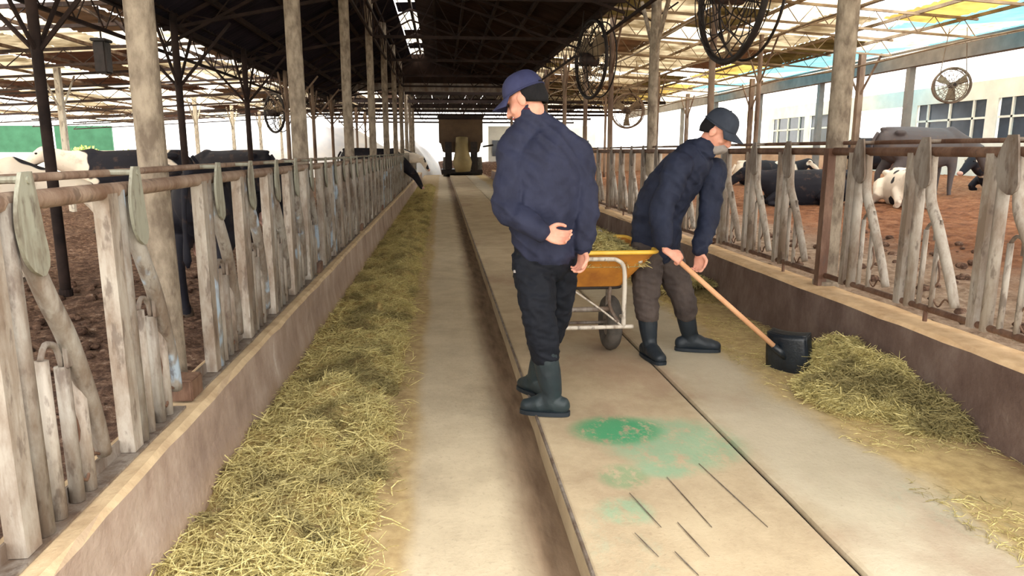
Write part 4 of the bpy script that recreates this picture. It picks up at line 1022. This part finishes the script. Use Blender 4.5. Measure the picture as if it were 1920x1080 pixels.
T([(1.04, 4.3, 0.56), (1.02, 4.22, 0.46), (1.06, yA + 0.01, 0.37)], 0.011, 'brace_rod', 'angle')
T([(0.60, 4.57, 0.27), (1.18, 4.57, 0.27)], 0.010, 'axle', 'angle')
for xw in (0.66, 1.11):
    R0 = 0.135
    wv = MB(); wv.tube([(xw, 4.57 + math.cos(a) * R0, G + 0.186 + math.sin(a) * R0) for a in [2 * math.pi * k / 28 for k in range(28)]], [(0.052, 0.052)] * 28, 12, closed=True)
    w_ = wv.build('wheel', M['tyre'], wb_, True)
    MB().tube([(xw - 0.03, 4.57, G + 0.186), (xw + 0.03, 4.57, G + 0.186)], [0.085, 0.085], 20).build('wheel_disc', M['galv'], w_)
    MB().tube([(xw - 0.045, 4.57, G + 0.186), (xw + 0.045, 4.57, G + 0.186)], 0.022, 12).build('hub', M['angle'], w_, True)
# handles run away from the camera on the far side
for xx_ in (0.62, 1.2): T([(xx_, 4.2, 0.74), (xx_, 4.9, 0.70), (xx_, 5.35, 0.80)], 0.014, 'push_handle')
def hq(u_, v_):
    x, y = 0.60 + 0.66 * u_, 4.22 + 0.70 * v_
    e = min(u_, 1 - u_, v_, 1 - v_) * 2
    return (x, y, 0.70 + 0.14 * min(1, e * 1.6) ** 0.6 * (1 + 0.3 * noise.noise(Vector((x * 9, y * 9, 0)))))
hp = MB().grid(hq, 24, 24).build('hay_load', M['hay_base'], None, True); tag(hp, 'green hay heaped in the wheelbarrow tray', 'hay', kind='stuff')
N = 5000; uu = nr.rand(N); vv = nr.rand(N)
pts = np.array([hq(a, b) for a, b in zip(uu, vv)]); pts[:, 2] += nr.uniform(-0.005, 0.02, N)
strands('hay_strands', pts, None, M['hay'], hp, 0.04, 0.12, 0.002)['kind'] = 'stuff'

# ------------------------------------------------------------------ cows
def cow(label, mat, loc, rz, pose='stand', group=None, scale=1.0, headdown=0.0, voxel=0.022):
    o = thing('cow', label, 'cow', (0, 0, 0), group)
    b = MB(); lz = 0.0 if pose == 'stand' else -0.62
    Y0 = Vector((0, 1, 0))
    limb(b, [(-0.80, 0, 1.06 + lz), (-0.55, 0, 1.02 + lz), (-0.1, 0, 0.95 + lz), (0.35, 0, 0.96 + lz), (0.66, 0, 1.02 + lz)],
         [(0.16, 0.22), (0.26, 0.32), (0.33, 0.40), (0.29, 0.37), (0.17, 0.26)], Y0, 4, 20)
    limb(b, [(-0.85, 0, 1.30 + lz), (-0.3, 0, 1.30 + lz), (0.3, 0, 1.28 + lz), (0.6, 0, 1.28 + lz)], [(0.05, 0.04), (0.06, 0.05), (0.05, 0.05), (0.04, 0.06)], Y0, 3, 12)
    for s in (-1, 1): b.ell((-0.62, s * 0.20, 1.24 + lz), (0.12, 0.07, 0.06), None, 10, 8)
    hx, hz = (1.22, 1.28 + lz) if not headdown else (1.25, 1.28 - headdown + lz)
    hx2, hz2 = (hx + 0.30, hz - 0.24) if not headdown else (hx + 0.18, hz - 0.36)
    limb(b, [(0.55, 0, 1.10 + lz), (0.88, 0, 1.14 - headdown * 0.35 + lz), (hx - 0.03, 0, hz)], [(0.17, 0.27), (0.12, 0.19), (0.095, 0.12)], Y0, 4, 14)
    limb(b, [(hx - 0.02, 0, hz), ((hx + hx2) / 2, 0, (hz + hz2) / 2), (hx2, 0, hz2)], [(0.112, 0.115), (0.085, 0.09), (0.070, 0.062)], Y0, 4, 14)
    for s in (-1, 1):
        limb(b, [(hx - 0.06, s * 0.09, hz + 0.05), (hx - 0.10, s * 0.24, hz + 0.03)], [(0.02, 0.045), (0.012, 0.035)], None, 3, 8)
    if pose == 'stand':
        for s in (-1, 1):
            limb(b, [(0.50, s * 0.17, 0.86), (0.54, s * 0.18, 0.62), (0.54, s * 0.17, 0.40), (0.54, s * 0.17, 0.14), (0.57, s * 0.17, 0.03)], [(0.09, 0.13), (0.07, 0.085), (0.050, 0.056), (0.036, 0.038), (0.048, 0.052)], Y0, 3, 12)
            limb(b, [(-0.62, s * 0.17, 0.98), (-0.50, s * 0.19, 0.74), (-0.72, s * 0.18, 0.50), (-0.68, s * 0.17, 0.16), (-0.64, s * 0.17, 0.03)], [(0.12, 0.20), (0.10, 0.14), (0.050, 0.062), (0.038, 0.040), (0.048, 0.052)], Y0, 3, 12)
    else:
        for s in (-1, 1):
            limb(b, [(0.48, s * 0.20, 0.32), (0.80, s * 0.24, 0.12), (0.60, s * 0.24, 0.06)], [0.10, 0.055, 0.045], None, 3, 10)
            limb(b, [(-0.55, s * 0.25, 0.36), (-0.15, s * 0.40, 0.20), (-0.50, s * 0.44, 0.08), (-0.22, s * 0.48, 0.05)], [0.18, 0.10, 0.05, 0.045], None, 3, 10)
    fuse(b, 'body', mat, o, voxel, 4, off=(0, 0, 0))
    MB().tube(cat([(-0.93, 0, 1.24 + lz), (-1.03, 0, 1.05 + lz), (-1.0, 0.02, 0.75 + max(lz, -.4)), (-1.0, 0.02, 0.50 + max(lz, -.4))], 3), [0.028] * 3 + [0.020] * 4 + [0.03, 0.035, 0.012], 8).build('tail', mat, o, True, off=(0, 0, 0))
    for s in (-1, 1):
        MB().ell((hx + 0.07, s * 0.088, hz + 0.0), (0.022, 0.012, 0.016), None, 8, 6).build('eye', M['eye'], o, True, off=(0, 0, 0))
    MB().ell((hx2 + 0.04, 0, hz2 - 0.01), (0.045, 0.062, 0.048), None, 10, 8).build('muzzle', M['udder'], o, True, off=(0, 0, 0))
    if pose == 'stand':
        MB().ell((-0.38, 0, 0.60), (0.19, 0.15, 0.15), None, 12, 8).build('udder', M['udder'], o, True, off=(0, 0, 0))
        for x in (0.575, -0.635):
            for s in (-1, 1): MB().tube([(x, s * 0.17, -0.01), (x, s * 0.17, 0.075)], [0.058, 0.046], 10).build('hoof', M['hoof'], o, True, off=(0, 0, 0))
    o.location = loc; o.rotation_euler = (0, 0, rz); o.scale = (scale,) * 3
    return o
R_ = math.radians
def gx(px, Y): return at(px, 300, Y).x
cow('black cow standing close behind the left fence, nearer of the two there', M['cow_black'], (-1.74, 5.75, 0.22), R_(92), group='cows standing behind the left fence', headdown=0.3, scale=0.80)
cow('black cow standing behind the left fence beyond the nearer one', M['cow_black'], (-1.84, 8.15, 0.22), R_(88), group='cows standing behind the left fence', headdown=0.25, scale=0.81)
cow('pale cow with black patches standing at the far left of the pen', M['cow_white'], (-4.3, 6.7, 0.22), R_(20), scale=0.84, headdown=0.3)
cow('black and white cow standing deeper in the left pen', M['cow_mixed'], (-4.6, 11.2, 0.22), R_(200), scale=0.9)
cow('black cow standing beside the slim post in the left pen', M['cow_black'], (-3.9, 13.9, 0.22), R_(160), headdown=0.3, scale=0.9)
cow('dark cow reaching through the left fence to eat, nearer of the eating pair', M['cow_black'], (-1.92, 20.4, 0.22), R_(-8), headdown=0.72, group='cows eating at the far end of the left fence', scale=0.95)
cow('white faced cow reaching through the left fence behind the dark eating one', M['cow_white'], (-1.82, 24.0, 0.22), R_(-5), headdown=0.30, group='cows eating at the far end of the left fence', scale=0.95)
cow('dusty grey cow standing behind the right fence, tallest there', M['cow_grey'], (gx(1725, 12.6), 12.6, 0.50), R_(5), headdown=0.35)
cow('white cow lying on the bedding in the right pen', M['cow_white'], (gx(1700, 10.6), 10.6, 0.53), R_(-112), 'lie', scale=0.85)
cow('black cow lying beside the thick post in the right pen', M['cow_black'], (gx(1520, 11.2), 11.2, 0.50), R_(165), 'lie', scale=0.85)
cow('black cow standing behind the grey one', M['cow_black'], (gx(1640, 15.3), 15.3, 0.50), R_(190), scale=0.9, headdown=0.3)
cow('black and white cow lying at the right edge of the view', M['cow_mixed'], (gx(1890, 14.2), 14.2, 0.55), R_(200), 'lie')
cow('black and white cow lying far back in the right pen', M['cow_mixed'], (gx(1440, 17.5), 17.5, 0.46), R_(10), 'lie')

# ------------------------------------------------------------------ hanging fans
def fan(label, c, dia, yaw, drop, group='fans hanging under the roofs', depth=0.34, mat='black'):
    c = Vector(c); o = thing('barn_fan', label, 'fan', c, group, 0)
    ax = Vector((math.sin(yaw), math.cos(yaw), 0)); sd = Vector((ax.y, -ax.x, 0)); up = Vector((0, 0, 1)); r = dia / 2
    circ = lambda rr, d, n=40: [c + sd * math.cos(2 * math.pi * k / n) * rr + up * math.sin(2 * math.pi * k / n) * rr + ax * d for k in range(n)]
    MB().tube(circ(r, 0), 0.028, 8, closed=True).build('hoop', M[mat], o, True)
    MB().tube(circ(r * 0.97, depth * 0.5), 0.012, 6, closed=True).build('hoop', M[mat], o, True)
    for sgn in (-1, 1):
        g_ = MB()
        for q in (0.35, 0.62, 0.84): g_.tube(circ(r * q, sgn * depth * (0.55 - 0.3 * q), 28), 0.005, 5, closed=True)
        for k in range(18):
            a = 2 * math.pi * k / 18; u_ = sd * math.cos(a) + up * math.sin(a)
            g_.tube([c + u_ * 0.10 * r + ax * sgn * depth * 0.55, c + u_ * 0.62 * r + ax * sgn * depth * 0.42, c + u_ * r + ax * 0], 0.006, 5)
        g_.build('wire_guard', M[mat], o)['kind'] = 'stuff'
    MB().tube([c - ax * 0.16, c + ax * 0.10], 0.09 * dia, 14).build('motor', M['dark_steel'], o, True)
    for k in range(3):
        a = 2 * math.pi * k / 3 + 0.5; u_ = sd * math.cos(a) + up * math.sin(a); v_ = ax.cross(u_)
        bm_ = MB().grid(lambda p, q: c + u_ * (0.1 + 0.78 * p) * r + v_ * (q - 0.5) * (0.10 + 0.16 * p) * dia + ax * (q - 0.5) * 0.10, 6, 3)
        bo = bm_.build('blade', M['truss_r'], o, True); so = bo.modifiers.new('s', 'SOLIDIFY'); so.thickness = 0.004
    for s in (-1, 1): MB().tube([c + sd * s * r * 0.7 + up * r * 0.7, c + sd * s * r * 0.35 + up * (r + drop)], 0.010, 6).build('hanger', M[mat], o)
    return o
fan('large dark wire guard fan hanging over the right curb, nearest the camera', at(1372, -15, 6.0), 1.10, R_(84), 0.75)
fan('dark wire guard fan hanging over the right curb, second from the camera', at(1108, 112, 11.3), 1.15, R_(78), 0.6)
fan('small pale fan hanging above the right fence far down the barn', at(1176, 208, 19.5), 0.9, R_(35), 1.5, mat='post_dark')
fan('small fan hanging in the left barn beyond the slim dark post', at(515, 212, 17.0), 0.85, R_(48), 1.2)
fan('small brown fan hanging in the neighbouring right barn', at(1785, 160, 15.5), 0.75, R_(20), 1.3, mat='post_dark')
hbx = thing('feed_hopper', 'narrow dark box hanging from the left barn roof', 'box', at(193, 108, 10.5))
p = at(193, 108, 10.5)
bevel_box('case', p, (0.16, 0.2, 0.42), M['black'], hbx, 0.02); MB().tube([p + Vector((0, 0, 0.2)), p + Vector((0, 0, 0.75))], 0.012, 6).build('hanger', M['black'], hbx)
bevel_box('lid', p + Vector((0, 0, 0.22)), (0.2, 0.24, 0.04), M['black'], hbx, 0.01)

# pipes and cables strung along the right barn
for k, (x, z) in enumerate(((3.4, 3.1), (5.2, 3.15), (7.6, 2.95))):
    tag(MB().tube([(x, 2 + q, z + 0.03 * math.sin(q)) for q in range(28)], 0.014, 6).build('water_pipe', M['truss_r'], None, True), ['thin pipe running under the right roof nearest the alley', 'thin pipe running under the middle of the right roof', 'thin pipe running under the outer edge of the right roof'][k], 'pipe', 'pipes under the right roof')
tag(MB().tube([(9.0 + 0.0 * q, 4 + q, 3.25) for q in range(30)], 0.02, 6).build('gutter_pipe', M['white_steel'], None, True), 'pale pipe between the right pen and the neighbouring barn', 'pipe')

# ------------------------------------------------------------------ feed mixer at the far end
mx = thing('feed_mixer_wagon', 'brown feed mixer wagon standing at the far end of the alley', 'wagon', (1.1, 41, 0))
A = lambda px, py, Y=41.0: at(px, py, Y)
def quadbox(px0, px1, py0, py1, Ya, Yb, nm, mt, par=mx, taper=0.0, bev=0.04):
    a, b_ = at(px0, py1, Ya), at(px1, py0, Ya)
    x0, x1, z0, z1 = a.x, b_.x, a.z, b_.z; t_ = taper * (x1 - x0)
    mb = MB().add([(x0 + t_, Ya, z0), (x1 - t_, Ya, z0), (x1 - t_, Yb, z0), (x0 + t_, Yb, z0), (x0, Ya, z1), (x1, Ya, z1), (x1, Yb, z1), (x0, Yb, z1)], [(0, 3, 2, 1), (4, 5, 6, 7), (0, 1, 5, 4), (1, 2, 6, 5), (2, 3, 7, 6), (3, 0, 4, 7)])
    o = mb.build(nm, M[mt], par); bm = bmesh.new(); bm.from_mesh(o.data); bmesh.ops.bevel(bm, geom=bm.edges[:], offset=bev, segments=2, affect='EDGES'); bm.to_mesh(o.data); bm.free(); return o
quadbox(823, 905, 219, 268, 41, 44.5, 'hopper', 'mixer')
quadbox(826, 903, 266, 286, 41.1, 44.3, 'hopper_base', 'mixer', taper=0.06)
quadbox(820, 908, 214, 220, 40.9, 44.6, 'hopper_rim', 'black')
ch = MB(); cx = at(867, 300, 40.6)
ch.tube([at(866, 258, 40.7), at(866, 285, 40.6), at(867, 305, 40.5), at(868, 322, 40.5)], [(0.36, 0.34), (0.48, 0.40), (0.72, 0.55), (0.56, 0.42)], 18)
ch.build('discharge_chute', M['mixer2'], mx, True)
for px in (841, 889):
    quadbox(px - 6, px + 6, 266, 318, 40.4, 40.7, 'support_leg', 'black', bev=0.02)
for px in (838, 896):
    c_ = at(px, 307, 41.4); MB().tube([(c_.x - 0.22, 41.4, 0.55), (c_.x + 0.22, 41.4, 0.55)], 0.55, 24).build('wheel', M['tyre'], mx, True)
    MB().tube([(c_.x - 0.24, 41.4, 0.55), (c_.x + 0.24, 41.4, 0.55)], 0.22, 16).build('wheel_hub', M['black'], mx, True)
quadbox(828, 905, 318, 326, 40.5, 44, 'chassis', 'black', bev=0.02)
MB().tube([at(905, 275, 41), at(925, 272, 41)], 0.05, 8).build('side_mirror_arm', M['black'], mx)

eb = MB(); eb.grid(lambda u_, v_: (-4 + 10 * u_, 45.0 + 2.5 * v_, -0.15 + (0.95 + 0.3 * noise.noise(Vector((u_ * 9, v_ * 3, 0)))) * math.sin(math.pi * v_) ** 0.6), 50, 12)
tag(eb.build('earth_bank', M['bed_left'], None, True), 'low brown earth bank behind the feed wagon', 'bank')
# ------------------------------------------------------------------ yard beyond the barns
def mound(name, label, catg, cx, cy, rx, ry, h, mat, sd=0):
    mb = MB()
    def fn(u_, v_):
        a = 2 * math.pi * u_; r = v_; k = 1 + 0.12 * noise.noise(Vector((math.cos(a) * 2, math.sin(a) * 2, sd)))
        z = h * (1 - r ** 2.6) ** 0.8 if r < 1 else 0
        return (cx + rx * r * k * math.cos(a), cy + ry * r * k * math.sin(a), -0.15 + z * (1 + 0.10 * noise.noise(Vector((math.cos(a) * r * 4, math.sin(a) * r * 4, sd)))))
    mb.grid(fn, 48, 16); return tag(mb.build(name, mat, None, True), label, catg)
mound('silage_mound', 'white plastic covered silage mound beyond the left pen', 'mound', -8.2, 39, 6.6, 4, 3.2, M['tarp_white'])
mound('silage_mound', 'lower white covered mound beyond the left fence end', 'mound', -2.6, 46, 2.8, 3, 2.2, M['tarp_white'], 4)
gt = MB()
for k in range(4): gt.box((-27 + k * 3.1, 38, 2.0), (2.7, 0.12, 1.3))
tag(gt.build('green_tarp', M['tarp_green']), 'green tarp screen hung beyond the left barn', 'tarp')
for i, (px, Y, h) in enumerate(((160, 36, 1.6), (235, 40, 1.3))):
    c_ = at(px, 290, Y); o = thing('bush', ['pale green bush beyond the left barn beside the green tarp', 'smaller pale bush beyond the left barn'][i], 'bush', (c_.x, Y, 0), 'bushes beyond the left barn')
    mb = MB()
    for k in range(420):
        a, e, r = rnd.uniform(0, 6.28), rnd.uniform(0, 1.5), rnd.uniform(0.5, 1.0) * h * 0.6
        p = Vector((c_.x + r * math.cos(a) * math.cos(e), Y + r * math.sin(a) * math.cos(e), 0.7 + r * math.sin(e)))
        d1 = Vector((rnd.uniform(-1, 1), rnd.uniform(-1, 1), rnd.uniform(-1, 1))) * 0.12; d2 = Vector((rnd.uniform(-1, 1), rnd.uniform(-1, 1), rnd.uniform(-1, 1))) * 0.12
        mb.add([p, p + d1, p + d1 + d2, p + d2], [(0, 1, 2, 3)])
    f_ = mb.build('foliage', M['leaf'], o); f_['kind'] = 'stuff'
    MB().tube([(c_.x, Y, -0.2), (c_.x, Y, 1.1)], 0.05, 6).build('stem', M['post_dark'], o)
# pale sheds closing the far end
sh_ = MB().box((6.5, 48, 1.4), (7, 3, 3.2)).build('wall_far_shed', M['wall_white']); tag(sh_, kind='structure')
for k in range(5): MB().box((3.6 + k * 1.4, 46.45, 1.6), (0.7, 0.06, 1.0)).build('shed_window', M['glass_dark'], sh_)
